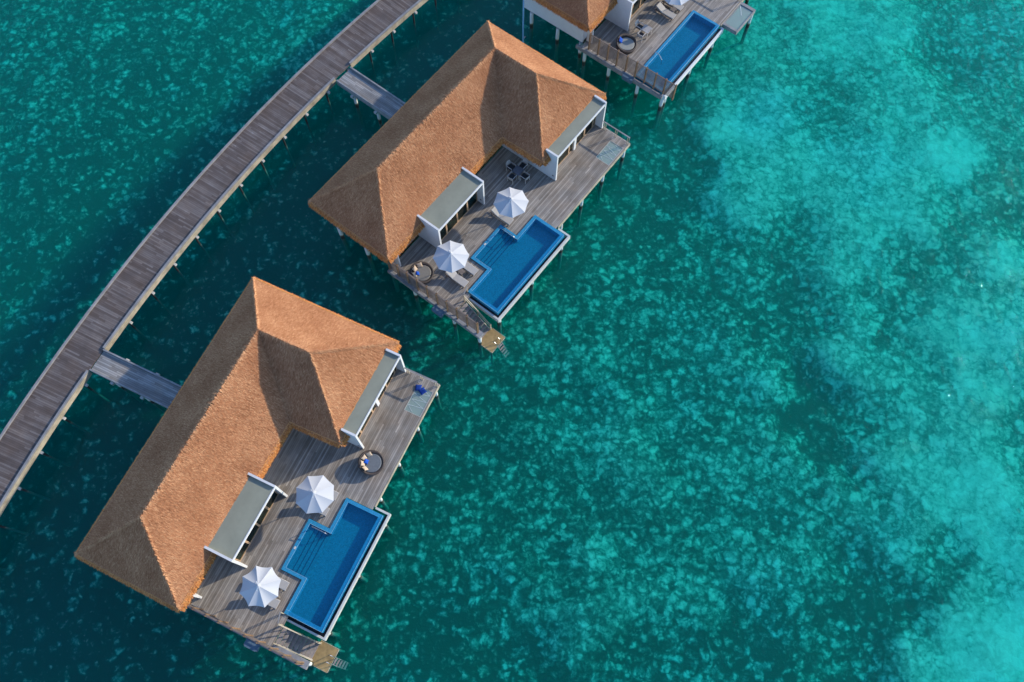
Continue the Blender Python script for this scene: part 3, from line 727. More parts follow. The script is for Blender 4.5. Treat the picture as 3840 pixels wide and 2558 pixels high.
tr = MB(); tr.bar((-9.1, -0.23, 0.113), (-0.23, -0.23, 0.113), 0.028, 0.012); tr.bar((-9.19, -2.85, 0.113), (0, -2.85, 0.113), 0.028, 0.012); tr.build('edge_trim', M['trim'], t)
g = MB(); g.uvbox(-9.3, 0.05, 2.875, 3.15, -0.45, -0.36); g.build('gutter', M['pebble'], t)
k = MB(); k.uvbox(-9.36, 0.19, 3.15, 3.30, -0.70, -0.20); k.uvbox(0.05, 0.19, 2.97, 3.148, -0.70, -0.20); k.build('kerb', M['white'], t)
pb = pebble_strip([(-9.2, 0.0, 2.90, 3.13)], [1], 700, -0.36); po = pb.build('pebbles', M['pebble'], t); po['kind'] = 'stuff'
hr = MB(); hr.tube([(-6.6, -0.12, 0.1), (-6.6, -0.14, 0.75), (-6.6, -0.6, 0.72), (-6.6, -0.95, 0.3), (-6.6, -0.98, -0.3)], 0.03, 8); hr.build('handrail', M['metal'], t)
for u in (-8.8, -4.8, -1.0): pile_at(t, u, 3.05, -0.72, 0.16)

# ---------------------------------------------------------------- pole in the sea by the far villa
t = thing('standing_pole', 'slim pale blue pole rising from the sea by the top villa', 'pole', at(T3, -10.7, -11.4, 0))
b = MB(); b.cyl(0, 0, -6.2, 5.5, 0.075, 12); b.build('shaft', M['polepaint'], t)
b = MB(); b.bar((0.0, 0, -2.0), (0.35, 0, -2.0), 0.12, 0.08); b.build('bracket', M['metal'], t)

# ---------------------------------------------------------------- jetty and walkways
JC = (121.004, -51.364); JR = 152.25
def pol(r, deg, z): return (JC[0] + r * math.cos(R(deg)), JC[1] + r * math.sin(R(deg)), z)
def arc_slab(b, r0, r1, a0, a1, z0, z1, step=0.2):
    n = max(1, int(round((a1 - a0) / step)))
    ang = [a0 + (a1 - a0) * i / n for i in range(n + 1)]
    m = len(b.v)
    for a in ang: b.v += [pol(r0, a, z0), pol(r1, a, z0), pol(r1, a, z1), pol(r0, a, z1)]
    for i in range(n):
        q = m + 4 * i
        b.f += [(q, q + 4, q + 5, q + 1), (q + 3, q + 2, q + 6, q + 7), (q + 1, q + 5, q + 6, q + 2), (q, q + 3, q + 7, q + 4)]
    b.f += [(m, m + 1, m + 2, m + 3), (m + 4 * n + 3, m + 4 * n + 2, m + 4 * n + 1, m + 4 * n)]
def jet_uv(co):
    x, y = co.x - JC[0], co.y - JC[1]; r = math.hypot(x, y); return (r, math.atan2(y, x) * JR)
jet = thing('jetty', 'long curved timber jetty sweeping past the villas', 'jetty', Matrix.Identity(4))
A0, A1 = 131.0, 166.0
b = MB(); arc_slab(b, JR + 0.02, JR + 2.98, A0, A1, -0.02, 0.06); b.build('boards', M['jetty'], jet, jet_uv)
b = MB(); arc_slab(b, JR + 0.2, JR + 2.8, A0, A1, -0.30, -0.022, 0.5); b.build('bearers', M['timber'], jet)
gaps = [(141.40, 142.16), (153.48, 154.24)]
b = MB(); arc_slab(b, JR + 2.88, JR + 3.04, A0, A1, 0.062, 0.22); b.build('kerb', M['kerbwood'], jet)
edges = [(A0, gaps[0][0]), (gaps[0][1], gaps[1][0]), (gaps[1][1], A1)]
for a0, a1 in edges:
    b = MB(); arc_slab(b, JR - 0.03, JR + 0.13, a0, a1, 0.062, 0.22); b.build('kerb', M['kerbwood'], jet)
    for i, (z0, z1, dr) in enumerate(((-0.10, 0.055, 0.0), (-0.27, -0.115, 0.012), (-0.45, -0.285, 0.0))):
        b = MB(); arc_slab(b, JR - 0.05 - dr, JR + 0.017, a0, a1, z0, z1); b.build('fascia_board', M['fascia'], jet)
k = 0
a = 138.21 - 1.093 * 6
while a < A1 - 0.3:
    b = MB(); 
    for r0, r1 in ((JR - 0.20, JR + 3.18),):
        p0 = Vector(pol(r0, a, -0.58)); p1 = Vector(pol(r1, a, -0.58)); b.bar(p0, p1, 0.20, 0.18)
    b.build('crossbeam', M['concrete'], jet)
    for rr in (JR + 0.35, JR + 2.65):
        p = MB(); x, y, _ = pol(rr, a, 0); p.cyl(x, y, -6.2, -0.705, 0.09, 12); p.build('pile', M['darkpile'], jet)
    a += 1.093

def build_walk(Hm, u0, u1, v0, v1, label):
    t = thing('walkway', label, 'walkway', Hm, 'short walkways from jetty to villas')
    b = MB(); b.uvbox(u0 + 0.1, u1 - 0.1, v0 + 0.12, v1, -0.04, 0.045); b.build('boards', M['walk'], t, cross_uv)
    for a, c in ((u0 - 0.02, u0 + 0.098), (u1 - 0.098, u1 + 0.02)):
        k = MB(); k.uvbox(a, c, v0 + 0.1, v1, -0.10, 0.21); k.build('kerb', M['kerbwood'], t)
        k = MB(); k.uvbox(a + 0.01, c - 0.01, v0 + 0.1, v1, -0.42, -0.102); k.build('side_beam', M['kerbwood'], t)
    v = v0 + 1.9
    while v < v1 - 1:
        k = MB(); k.uvbox(u0 - 0.2, u1 + 0.2, v - 0.13, v + 0.13, -0.66, -0.424); k.build('crossbeam', M['concrete'], t)
        for u in (u0 + 0.15, u1 - 0.15): pile_at(t, u, v, -0.663, 0.15)
        v += 2.75
    return t
build_walk(H1, 6.50, 8.37, -20.98, -11.42, 'short plank walkway from the jetty to the lowest villa')
build_walk(H2, 6.28, 8.16, -20.42, -11.42, 'short plank walkway from the jetty to the middle villa')

# ---------------------------------------------------------------- furniture
def build_parasol(mw, label, sag=0.05, scal=0.06):
    t = thing('parasol', label, 'parasol', mw, 'white parasols over the sun loungers')
    r, za, zr = 1.43, 2.66, 2.14
    b = MB(); rings = 7; seg = 8
    for k in range(8):
        base = len(b.v)
        for i in range(rings + 1):
            f = i / rings
            for j in range(seg + 1):
                s = j / seg; a = R(45 * (k + s))
                e = 4 * s * (1 - s)                                            # 0 on the ribs, 1 between them
                chord = math.cos(R(22.5)) / math.cos(R(45 * (s - 0.5)))
                rr = r * f * (chord * (1 - scal * e * f))
                z = za + (zr - za) * (f ** 1.08) - sag * e * f * 1.1
                b.v.append((rr * math.cos(a), rr * math.sin(a), z))
        for i in range(rings):
            for j in range(seg):
                p = base + i * (seg + 1) + j; b.f.append((p, p + seg + 1, p + seg + 2, p + 1))
    b.build('canopy', M['canvas'], t)
    v = MB(); n = 8
    m = len(v.v); v.v.append((0, 0, za + 0.11)); v.v += [(0.20 * math.cos(R(45 * i + 22)), 0.20 * math.sin(R(45 * i + 22)), za + 0.0) for i in range(n)]
    v.f += [(m, m + 1 + i, m + 1 + (i + 1) % n) for i in range(n)]; v.build('vent_cap', M['canvas'], t)
    f = MB(); f.cyl(0, 0, za + 0.09, za + 0.17, 0.028, 8, 0.012); f.build('finial', M['metal'], t)
    p = MB(); p.cyl(0, 0, 0.03, za - 0.02, 0.028, 10); p.build('pole', M['metal'], t)
    for k in range(8):
        a = R(45 * k); q = MB(); q.bar((0.05 * math.cos(a), 0.05 * math.sin(a), za - 0.06), (1.40 * math.cos(a), 1.40 * math.sin(a), zr - 0.03), 0.02); q.build('rib', M['loungeframe'], t)
    for k in (1, 4):
        a = R(45 * k + 12); q = MB(); q.bar((0.12 * math.cos(a), 0.12 * math.sin(a), za + 0.03), (0.34 * math.cos(a), 0.34 * math.sin(a), za - 0.09), 0.05, 0.02); q.build('tie_strap', M['cord'], t)
    s = MB(); s.cyl(0, 0, 0.002, 0.09, 0.28, 16, 0.24); s.build('base', M['concrete'], t)
    return t
pa1 = build_parasol(at(H1, 5.38, 0.11, 0, 6), 'white parasol on the lowest deck, nearer its round daybed', 0.03, 0.02)
pa2 = build_parasol(at(H1, -1.58, -0.09, 0, -2), 'white scalloped parasol on the lowest deck, next to the steps')
again(pa1, at(H2, 5.06, 0.16, 0, -2), 'white parasol on the middle deck, next to the dining set')
again(pa1, at(H2, -1.63, -0.55, 0, -2), 'white parasol on the middle deck, between its daybed and pool')
again(pa1, at(T3, -1.2, -1.55, 0, 8), 'white parasol cut off by the top edge of the photo')

def build_lounger(mw, label):
    """foot end at y = 0, head towards +y"""
    t = thing('sun_lounger', label, 'sun lounger', mw, 'sun loungers under the parasols')
    b = MB()
    for s in (-0.30, 0.30): b.box(s - 0.025, s + 0.025, 0.02, 1.98, 0.24, 0.31)
    b.box(-0.274, 0.274, 0.02, 0.07, 0.24, 0.31); b.box(-0.274, 0.274, 1.93, 1.98, 0.24, 0.31); b.build('frame', M['loungeframe'], t)
    for x in (-0.29, 0.29):
        for y in (0.14, 1.80):
            l = MB(); l.box(x - 0.03, x + 0.03, y - 0.04, y + 0.04, 0.002, 0.238); l.build('leg', M['loungeframe'], t)
    def pad(name, y0, z0, y1, z1, th, mat):
        p = MB(); n = 4; w = 0.315
        d = Vector((0, y1 - y0, z1 - z0)).normalized(); nn = Vector((0, -d.z, d.y))
        prof = [(-w, 0), (-w, th * 0.7), (-w + 0.03, th), (w - 0.03, th), (w, th * 0.7), (w, 0)]
        A = [Vector((x, y0, z0)) + nn * h for x, h in prof]; B = [Vector((x, y1, z1)) + nn * h for x, h in prof]
        p.poly(A); p.poly(B[::-1])
        for i in range(6): j = (i + 1) % 6; p.poly([A[i], B[i], B[j], A[j]])
        return p.build(name, M[mat], t)
    pad('seat', 0.0, 0.315, 1.22, 0.315, 0.085, 'lounge')
    pad('backrest', 1.225, 0.325, 1.90, 0.70, 0.085, 'lounge')
    b = MB()
    for s in (-0.24, 0.24): b.bar((s, 1.86, 0.66), (s, 1.66, 0.30), 0.03)
    b.build('backrest_support', M['loungeframe'], t)
    return t
lo = build_lounger(at(H1, 6.04, 1.10), 'sun lounger on the lowest deck, right beside the pool corner, foot showing')
again(lo, at(H1, 4.78, 1.06), 'sun lounger on the lowest deck, small foot corner below the parasol near the daybed')
again(lo, at(H1, -0.87, 1.08), 'sun lounger by the steps of the lowest villa, upper of that pair')
again(lo, at(H1, -2.18, 1.12), 'sun lounger by the steps of the lowest villa, lower of that pair')
again(lo, at(H2, 4.44, 0.68), 'single sun lounger on the middle deck, under the parasol by the dining set')
again(lo, at(H2, -2.18, 1.32), 'sun lounger on the middle deck nearer the slatted fence')
again(lo, at(H2, -0.88, 1.26), 'sun lounger on the middle deck right beside the stepped pool')
again(lo, at(T3, -1.94, -0.80), 'sun lounger on the top deck with its raised backrest in full view')
again(lo, at(T3, -0.72, -0.80), 'sun lounger on the top deck half hidden under the cut-off parasol')

def build_sidetable(mw, label):
    t = thing('side_table', label, 'side table', mw, 'small tables between the loungers')
    b = MB(); b.box(-0.22, 0.22, -0.22, 0.22, 0.42, 0.45); b.build('table_top', M['loungeframe'], t)
    for x in (-0.19, 0.19):
        for y in (-0.19, 0.19):
            l = MB(); l.box(x - 0.02, x + 0.02, y - 0.02, y + 0.02, 0.002, 0.418); l.build('leg', M['fascia'], t)
    return t
sd = build_sidetable(at(H1, -1.52, 0.66), 'small side table between the two loungers by the lowest steps')
again(sd, at(H2, -1.55, 0.30), 'small side table between the two loungers of the middle deck')
again(sd, at(T3, -1.33, -1.35), 'small side table between the two loungers of the top deck')

def build_daybed(mw, label, a0, mat):
    t = thing('round_daybed', label, 'daybed', mw, 'round wicker daybeds')
    ra, n = 0.90, 40
    b = MB(); b.cyl(0, 0, 0.03, 0.30, ra - 0.04, n, ra); b.build('base', M['wicker'], t)
    w = MB(); r = [];
    for i in range(n):
        a = 2 * math.pi * i / n; k = 0.5 + 0.5 * math.cos(a - R(a0)); h = 0.36 + 0.34 * k ** 1.4
        for rr, z in ((ra, 0.301), (ra + 0.05, h), (ra - 0.03, h + 0.045), (ra - 0.15, h), (ra - 0.165, 0.301)): w.v.append((rr * math.cos(a), rr * math.sin(a), z))
    for i in range(n):
        j = (i + 1) % n
        for q in range(4): w.f.append((i * 5 + q, j * 5 + q, j * 5 + q + 1, i * 5 + q + 1))
    w.build('rim', M['wicker'], t)
    m = MB(); m.tube([(0, 0, 0.302), (0, 0, 0.40), (0, 0, 0.43)], ra - 0.18, n)
    for i in range(n):                                                     # rounded top edge
        q = 2 * n + i; v = m.v[q]; m.v[q] = (v[0] * 0.955, v[1] * 0.955, v[2])
    m.build('mattress', M[mat], t)
    return t
db1 = build_daybed(at(H1, 9.27, 2.17), 'round dark daybed with charcoal mattress on the lowest deck', 100, 'mat_dark')
db2 = build_daybed(at(H2, -3.56, -2.12), 'round daybed with taupe mattress behind the fence of the middle villa', 112, 'mat_taupe')
db3 = build_daybed(at(T3, -7.15, -2.5), 'round daybed with pale mattress behind the fence of the top villa', 80, 'mat_grey')

def cushion_mesh(mat, s=0.40, h=0.13):
    b = MB(); n = 9
    g = [(-1 + 2 * i / (n - 1)) for i in range(n)]
    for side in (1, -1):
        m = len(b.v)
        for y in g:
            for x in g:
                pin = 1 - 0.10 * (1 - max(abs(x), abs(y)) ** 2) * 0 - 0.09 * ((1 - x * x) if abs(y) > abs(x) else (1 - y * y)) * max(abs(x), abs(y)) ** 2
                z = side * h / 2 * ((1 - x ** 4) * (1 - y ** 4)) ** 0.6
                b.v.append((x * s / 2 * pin, y * s / 2 * pin, z))
        for i in range(n - 1):
            for j in range(n - 1):
                p = m + i * n + j; q = (p, p + 1, p + n + 1, p + n); b.f.append(q if side == 1 else q[::-1])
    return b
def cushion(mw, label, mat, group, s=0.40):
    o = cushion_mesh(mat, s).build('cushion', M[mat], None, smooth=True); o.matrix_world = mw; tag(o, label, 'cushion', group); return o
def on_bed(Hm, u, v, a0, da, r, tilt, z=0.60):
    a = R(a0 + da)
    return at(Hm, u, v) @ Matrix.Translation((r * math.cos(a), r * math.sin(a), z)) @ Matrix.Rotation(a, 4, 'Z') @ Matrix.Rotation(R(-90 + tilt), 4, 'Y') @ Matrix.Rotation(R(7 * (da % 5 - 2)), 4, 'Z')
G1, G2 = 'cushions on the lowest daybed', 'cushions on the middle daybed'
for da, lab in ((-66, 'beige cushion on the charcoal daybed, topmost of its curved row'), (-24, 'beige cushion on the charcoal daybed, second from the top of its row'), (16, 'beige cushion on the charcoal daybed, just left of the blue one'), (56, 'beige cushion on the charcoal daybed, lowest of its curved row')):
    cushion(on_bed(H1, 9.27, 2.17, 108, da, 0.60, 38), lab, 'beige', G1)
cushion(on_bed(H1, 9.27, 2.17, 108, -4, 0.36, 55, 0.54), 'blue cushion on the charcoal daybed, in front of the beige row', 'royal', G1, 0.34)
for da, lab in ((-62, 'beige cushion on the taupe daybed, topmost of its row'), (-14, 'beige cushion on the taupe daybed, middle of its row'), (34, 'beige cushion on the taupe daybed, lowest and nearest the fence')):
    cushion(on_bed(H2, -3.56, -2.12, 118, da, 0.60, 38), lab, 'beige', G2, 0.44)
cushion(on_bed(H2, -3.56, -2.12, 118, 26, 0.34, 55, 0.54), 'blue cushion on the taupe daybed, in front of the beige ones', 'royal', G2, 0.34)
cushion(on_bed(T3, -7.15, -2.5, 88, 14, 0.55, 38), 'bright blue cushion on the daybed of the top villa, leaning on its rim', 'royal', 'cushions on the top daybed', 0.46)
cushion(at(H1, 15.93, 2.52, 0.06, 22), 'navy cushion on the deck beside the glass floor, further from the sea', 'navy', 'navy cushions on the glass floor', 0.50)
cushion(at(H1, 15.82, 2.93, 0.065, 60), 'navy cushion lying on the glass floor, closer to the sea', 'navy', 'navy cushions on the glass floor', 0.50)

def build_table(mw, label, mat):
    t = thing('dining_table', label, 'table', mw, 'square dining tables')
    b = MB(); b.box(-0.38, 0.38, -0.38, 0.38, 0.70, 0.74); b.build('table_top', M[mat], t)
    for x in (-0.34, 0.34):
        for y in (-0.34, 0.34):
            l = MB(); l.box(x - 0.025, x + 0.025, y - 0.025, y + 0.025, 0.002, 0.698); l.build('leg', M['chairframe'], t)
    return t
build_table(at(H2, 8.50, -1.79, 0, 2), 'dark square dining table among four chairs on the middle deck', 'dining')
build_table(at(T3, -4.92, -1.9, 0, 0), 'pale grey square dining table on the top deck', 'diningpale')

def build_chair(mw, label, seat='seatblack'):
    """the back is at -y, the sitter looks towards +y"""
    mw = mw @ Matrix.Scale(1.15, 4)
    t = thing('dining_chair', label, 'chair', mw, 'dining chairs around the tables')
    s = MB(); s.box(-0.23, 0.23, -0.22, 0.24, 0.42, 0.45); s.build('seat', M[seat], t)
    b = MB(); n = 6
    for i in range(n):
        x0 = -0.24 + 0.48 * i / n; x1 = -0.24 + 0.48 * (i + 1) / n
        c0 = 0.05 * (1 - (x0 / 0.24) ** 2); c1 = 0.05 * (1 - (x1 / 0.24) ** 2)
        b.poly([(x0, -0.24 - c0, 0.46), (x1, -0.24 - c1, 0.46), (x1, -0.31 - c1, 0.84), (x0, -0.31 - c0, 0.84)])
        b.poly([(x0, -0.27 - c0, 0.46), (x0, -0.34 - c0, 0.84), (x1, -0.34 - c1, 0.84), (x1, -0.27 - c1, 0.46)])
        b.poly([(x0, -0.31 - c0, 0.84), (x1, -0.31 - c1, 0.84), (x1, -0.34 - c1, 0.84), (x0, -0.34 - c0, 0.84)])
    b.build('backrest', M['chairframe'], t)
    for x in (-0.24, 0.24):
        for y in (-0.25, 0.23):
            l = MB(); l.bar((x, y, 0.002), (x, y, 0.62), 0.035); l.build('leg', M['chairframe'], t)
        a = MB(); a.bar((x, -0.27, 0.64), (x, 0.26, 0.64), 0.05, 0.03); a.build('armrest', M['chairframe'], t)
    return t
ch = build_chair(at(H2, 8.50, -2.52, 0, 180), 'dining chair on the middle deck, on the thatch side of the table')
again(ch, at(H2, 9.20, -1.80, 0, 90) @ Matrix.Scale(1.15, 4), 'dining chair on the middle deck, nearest the tall white wall')
again(ch, at(H2, 7.80, -1.86, 0, -90) @ Matrix.Scale(1.15, 4), 'dining chair on the middle deck, on the side facing the flat-roofed bay')
again(ch, at(H2, 8.46, -1.06, 0, 0) @ Matrix.Scale(1.15, 4), 'dining chair on the middle deck, on the pool side of the table')
again(ch, at(T3, -5.62, -1.95, 0, -90) @ Matrix.Scale(1.15, 4), 'dining chair on the top deck, with its back to the daybed')
again(ch, at(T3, -4.95, -2.62, 0, 180) @ Matrix.Scale(1.15, 4), 'dining chair on the top deck, on the house side of the pale table')

# ---------------------------------------------------------------- sea and seabed
CX, CY, CH, TILT, ROLL, FPX = 16.2575, -7.0498, 61.032, R(21.5625), R(-0.3738), 3173.4
SAND = [(100, 100, 0.32), (300, 100, 0.28), (600, 60, 0.30), (690, 80, 0.45), (60, 230, 0.32), (100, 400, 0.20), (300, 300, 0.23), (100, 700, 0.12), (200, 600, 0.12), (500, 250, 0.22), (420, 420, 0.15),
        (800, 300, 0.02), (900, 150, 0.02), (550, 560, 0.06), (350, 750, 0.02), (250, 950, 0.02), (100, 1150, 0.02), (100, 1400, 0.02), (300, 1500, 0.03), (700, 500, 0.04), (500, 700, 0.04), (1000, 60, 0.02), (1150, 30, 0.02), (1230, 150, 0.02),
        (1420, 300, .18), (1470, 180, .12), (930, 1250, .30), (1000, 1250, .36), (1020, 1050, .25), (900, 1450, .22), (1000, 1530, .16), (1050, 760, .16), (1000, 680, .12), (800, 620, .12), (1180, 900, .26), (1100, 1400, .30),
        (1466, 289, 0.3), (1527, 376, 0.25), (1571, 438, 0.3), (1440, 438, 0.25), (1510, 542, 0.28), (1614, 560, 0.35), (1571, 306, 0.3), (1667, 298, 0.85), (1746, 175, 0.7), (1614, 175, 0.6),
        (1790, 88, 0.65), (1921, 52, 0.8), (2052, 52, 0.8), (2157, 52, 0.45), (2271, 105, 0.5), (2332, 52, 0.55), (2183, 114, 0.35), (2052, 175, 0.72), (1912, 210, 0.55), (1894, 271, 0.55), (1790,
        289, 0.8), (1790, 394, 0.75), (1702, 455, 0.75), (1720, 376, 0.72), (1921, 368, 0.72), (2052, 306, 0.75), (2174, 350, 0.95), (2227, 289, 0.65), (2332, 262, 0.55), (2314, 420, 0.5), (2341,
        525, 0.3), (2227, 490, 0.5), (2096, 455, 0.75), (2052, 525, 0.8), (1964, 569, 0.75), (2183, 612, 0.5), (2104, 630, 0.5), (2271, 656, 0.65), (2332, 612, 0.85), (2341, 744, 0.8), (2183, 744,
        0.8), (2034, 700, 0.45), (1947, 648, 0.75), (1877, 682, 0.55), (1807, 665, 0.3), (1790, 595, 0.45), (1702, 612, 0.5), (1667, 665, 0.35), (1597, 665, 0.4), (1527, 726, 0.4), (1632, 752, 0.5),
        (1746, 744, 0.3), (1860, 761, 0.3), (1947, 770, 0.7), (1396, 700, 0.4), (1308, 682, 0.35), (1230, 752, 0.42), (1334, 560, 0.25), (1396, 490, 0.28), (1221, 836, 0.38), (1308, 889, 0.34),
        (1352, 836, 0.5), (1457, 836, 0.42), (1571, 854, 0.38), (1658, 836, 0.5), (1746, 872, 0.62), (1790, 836, 0.6), (1824, 872, 0.2), (1860, 942, 0.15), (1894, 994, 0.25), (1938, 959, 0.45),
        (1930, 1046, 0.3), (1964, 1099, 0.3), (2017, 1003, 0.5), (1921, 836, 0.75), (2008, 836, 0.7), (2122, 854, 0.5), (2227, 854, 0.9), (2341, 836, 0.7), (2341, 985, 0.55), (2227, 1003, 0.72),
        (2122, 959, 0.7), (2052, 1073, 0.75), (2140, 1090, 0.85), (2271, 1116, 0.9), (2341, 1152, 0.75), (2183, 1178, 0.85), (2052, 1178, 0.6), (1964, 1160, 0.65), (1903, 1116, 0.7), (1842, 1152,
        0.4), (1790, 1012, 0.62), (1720, 959, 0.45), (1667, 924, 0.4), (1527, 942, 0.45), (1440, 994, 0.55), (1282, 1003, 0.5), (1221, 1090, 0.35), (1352, 1099, 0.4), (1466, 1090, 0.6), (1571, 1073,
        0.45), (1702, 1073, 0.52), (1790, 1116, 0.5), (1658, 1178, 0.42), (1527, 1178, 0.45), (1396, 1195, 0.45), (1247, 1195, 0.4), (1264, 1274, 0.38), (1370, 1309, 0.55), (1483, 1300, 0.45),
        (1597, 1344, 0.5), (1746, 1344, 0.6), (1667, 1274, 0.45), (1790, 1265, 0.5), (1877, 1256, 0.55), (1947, 1309, 0.3), (2008, 1379, 0.2), (2087, 1379, 0.18), (2052, 1326, 0.35), (2122, 1309,
        0.5), (2201, 1274, 0.45), (2271, 1344, 0.6), (2096, 1256, 0.7), (2314, 1274, 0.9), (2227, 1396, 0.92), (2140, 1396, 0.8), (2104, 1432, 0.3), (2052, 1458, 0.18), (2122, 1449, 0.85), (2087,
        1502, 0.85), (2052, 1528, 0.2), (2026, 1554, 0.15), (2078, 1545, 0.9), (2227, 1528, 0.95), (2341, 1484, 1), (1921, 1414, 0.28), (1921, 1502, 0.2), (1790, 1414, 0.38), (1790, 1502, 0.25),
        (1667, 1432, 0.3), (1614, 1510, 0.22), (1483, 1432, 0.5), (1396, 1414, 0.62), (1300, 1440, 0.62), (1230, 1388, 0.5), (1352, 1475, 0.45), (1264, 1519, 0.25), (1440, 1528, 0.25), (1203, 1554,
        0.15)]
def back(px, py, z):
    k = 3840 / 2354; x, y = px * k - 1920, py * k - 1279
    c, s = math.cos(ROLL), math.sin(ROLL); x, y = c * x + s * y, -s * x + c * y
    ct, st = math.cos(TILT), math.sin(TILT)
    d = Vector((x / FPX, -y / FPX * ct + st, -y / FPX * st - ct)); tt = (z - CH) / d.z
    return CX + tt * d.x, CY + tt * d.y
S = np.array([(*back(a, b, -4.9 if a < 1300 else -4.5), c) for a, b, c in SAND])
def sand_at(x, y):
    x, y = x + 0.9 * np.sin(y * 0.8 + np.sin(x * 0.6)) + 0.5 * np.sin(x * 1.7 + y), y + 0.9 * np.sin(x * 0.7 + 1.3 * np.sin(y * 0.5)) + 0.5 * np.sin(y * 1.9 - x)
    d2 = (x[..., None] - S[:, 0]) ** 2 + (y[..., None] - S[:, 1]) ** 2
    w = 1 / (d2 + 1.5) ** 2.4
    return (w * S[:, 2]).sum(-1) / w.sum(-1)
gx = np.concatenate([[-900, -400, -180, -110], np.arange(-70, 111, 1.0), [150, 220, 450, 900]])
gy = np.concatenate([[-900, -400, -180, -100, -60], np.arange(-35, 111, 1.0), [150, 220, 450, 900]])
X, Y = np.meshgrid(gx, gy); SD = sand_at(X, Y)
Zb = -5.7 + 1.9 * np.clip(SD, 0, 0.7) + 0.10 * np.sin(X * 0.9 + 1.7 * np.sin(Y * 0.5)) * np.sin(Y * 0.8)
nx, ny = len(gx), len(gy)
verts = np.stack([X, Y, Zb], -1).reshape(-1, 3)
idx = np.arange(nx * ny).reshape(ny, nx)
faces = np.stack([idx[:-1, :-1], idx[:-1, 1:], idx[1:, 1:], idx[1:, :-1]], -1).reshape(-1, 4)
me = bpy.data.meshes.new('seabed'); me.from_pydata(verts.tolist(), [], faces.tolist())
me.attributes.new('sand', 'FLOAT', 'POINT').data.foreach_set('value', SD.reshape(-1).astype(np.float32))
for p in me.polygons: p.use_smooth = True
def seabed_mat():
    m, nt, out = new_mat('reef_and_sand')
    geo = N(nt, 'ShaderNodeNewGeometry'); P = geo.outputs['Position']
    sd = N(nt, 'ShaderNodeAttribute', attribute_name='sand').outputs['Fac']
    warp = N(nt, 'ShaderNodeTexNoise', i_Scale=0.9, i_Detail=3.0); L(nt, P, warp.inputs['Vector'])
    va = N(nt, 'ShaderNodeVectorMath', operation='MULTIPLY_ADD'); L(nt, warp.outputs['Color'], va.inputs[0]); va.inputs[1].default_value = (1.2, 1.2, 0); L(nt, P, va.inputs[2])
    W = va.outputs[0]
    big = N(nt, 'ShaderNodeTexNoise', i_Scale=0.16, i_Detail=4.0, i_Roughness=0.55); L(nt, P, big.inputs['Vector'])
    mid = N(nt, 'ShaderNodeTexNoise', i_Scale=1.9, i_Detail=8.0, i_Roughness=0.72, i_Distortion=0.5); L(nt, P, mid.inputs['Vector'])
    fine = N(nt, 'ShaderNodeTexNoise', i_Scale=3.6, i_Detail=5.0, i_Roughness=0.65, i_Distortion=0.8); L(nt, P, fine.inputs['Vector'])
    # coral heads: round heads of random size, pale and dark
    def heads(scale, off):
        mp = N(nt, 'ShaderNodeVectorMath', operation='ADD'); L(nt, W, mp.inputs[0]); mp.inputs[1].default_value = off
        v = N(nt, 'ShaderNodeTexVoronoi', feature='F1', i_Scale=scale, i_Randomness=1.0); L(nt, mp.outputs[0], v.inputs['Vector'])
        c3 = N(nt, 'ShaderNodeSeparateColor'); L(nt, v.outputs['Color'], c3.inputs[0])
        rad = math_(nt, 'MULTIPLY_ADD', c3.outputs[0], 0.40, 0.34)                     # dome: 1 in the middle, 0 at its rim
        return math_(nt, 'POWER', math_(nt, 'DIVIDE', math_(nt, 'MAXIMUM', math_(nt, 'SUBTRACT', rad, v.outputs['Distance']), 0.0), rad), 0.8)
    h1 = heads(1.35, (0, 0, 0)); h2 = heads(2.9, (31, 7, 3))
    patch = N(nt, 'ShaderNodeTexNoise', i_Scale=0.45, i_Detail=4.0, i_Roughness=0.6, i_Distortion=0.4); L(nt, P, patch.inputs['Vector'])
    def cen(x, g): return math_(nt, 'MULTIPLY', math_(nt, 'SUBTRACT', x, 0.5), g)
    amp = math_(nt, 'SUBTRACT', 1.35, math_(nt, 'MULTIPLY', sd, 0.9))
    tone = math_(nt, 'SUBTRACT', math_(nt, 'MULTIPLY_ADD', h1, 0.62, math_(nt, 'MULTIPLY', h2, 0.42)), 0.36)
    tone = math_(nt, 'ADD', tone, math_(nt, 'ADD', cen(mid.outputs['Fac'], 1.5), cen(fine.outputs['Fac'], 0.9)))
    tone = math_(nt, 'ADD', math_(nt, 'MULTIPLY', tone, amp), math_(nt, 'ADD', cen(patch.outputs['Fac'], 0.55), cen(big.outputs['Fac'], 0.35)))
    f = math_(nt, 'ADD', tone, math_(nt, 'ADD', math_(nt, 'MULTIPLY_ADD', sd, 0.80, 0.085), math_(nt, 'MULTIPLY', math_(nt, 'POWER', math_(nt, 'MAXIMUM', math_(nt, 'SUBTRACT', sd, 0.5), 0.0), 2.0), 0.25)))
    c = ramp(nt, f, [(-0.0, (0.012, 0.034, 0.026)), (0.10, (0.020, 0.060, 0.046)), (0.24, (0.040, 0.10, 0.076)), (0.45, (0.13, 0.23, 0.175)), (0.66, (0.36, 0.39, 0.30)), (0.86, (0.50, 0.50, 0.39)), (1.0, (0.58, 0.57, 0.45))])
    hue = N(nt, 'ShaderNodeTexNoise', i_Scale=0.11, i_Detail=3.0); mp2 = N(nt, 'ShaderNodeMapping', i_Location=(40, 11, 0)); L(nt, P, mp2.inputs[0]); L(nt, mp2.outputs[0], hue.inputs['Vector'])
    c = mixc(nt, math_(nt, 'MULTIPLY', math_(nt, 'SUBTRACT', hue.outputs['Fac'], 0.53), 4.0, clamp=True), c, (0.9, 0.96, 1.16), 'MULTIPLY')
    mask = N(nt, 'ShaderNodeMapRange'); L(nt, f, mask.inputs[0]); mask.inputs[1].default_value = 0.2; mask.inputs[2].default_value = 0.7
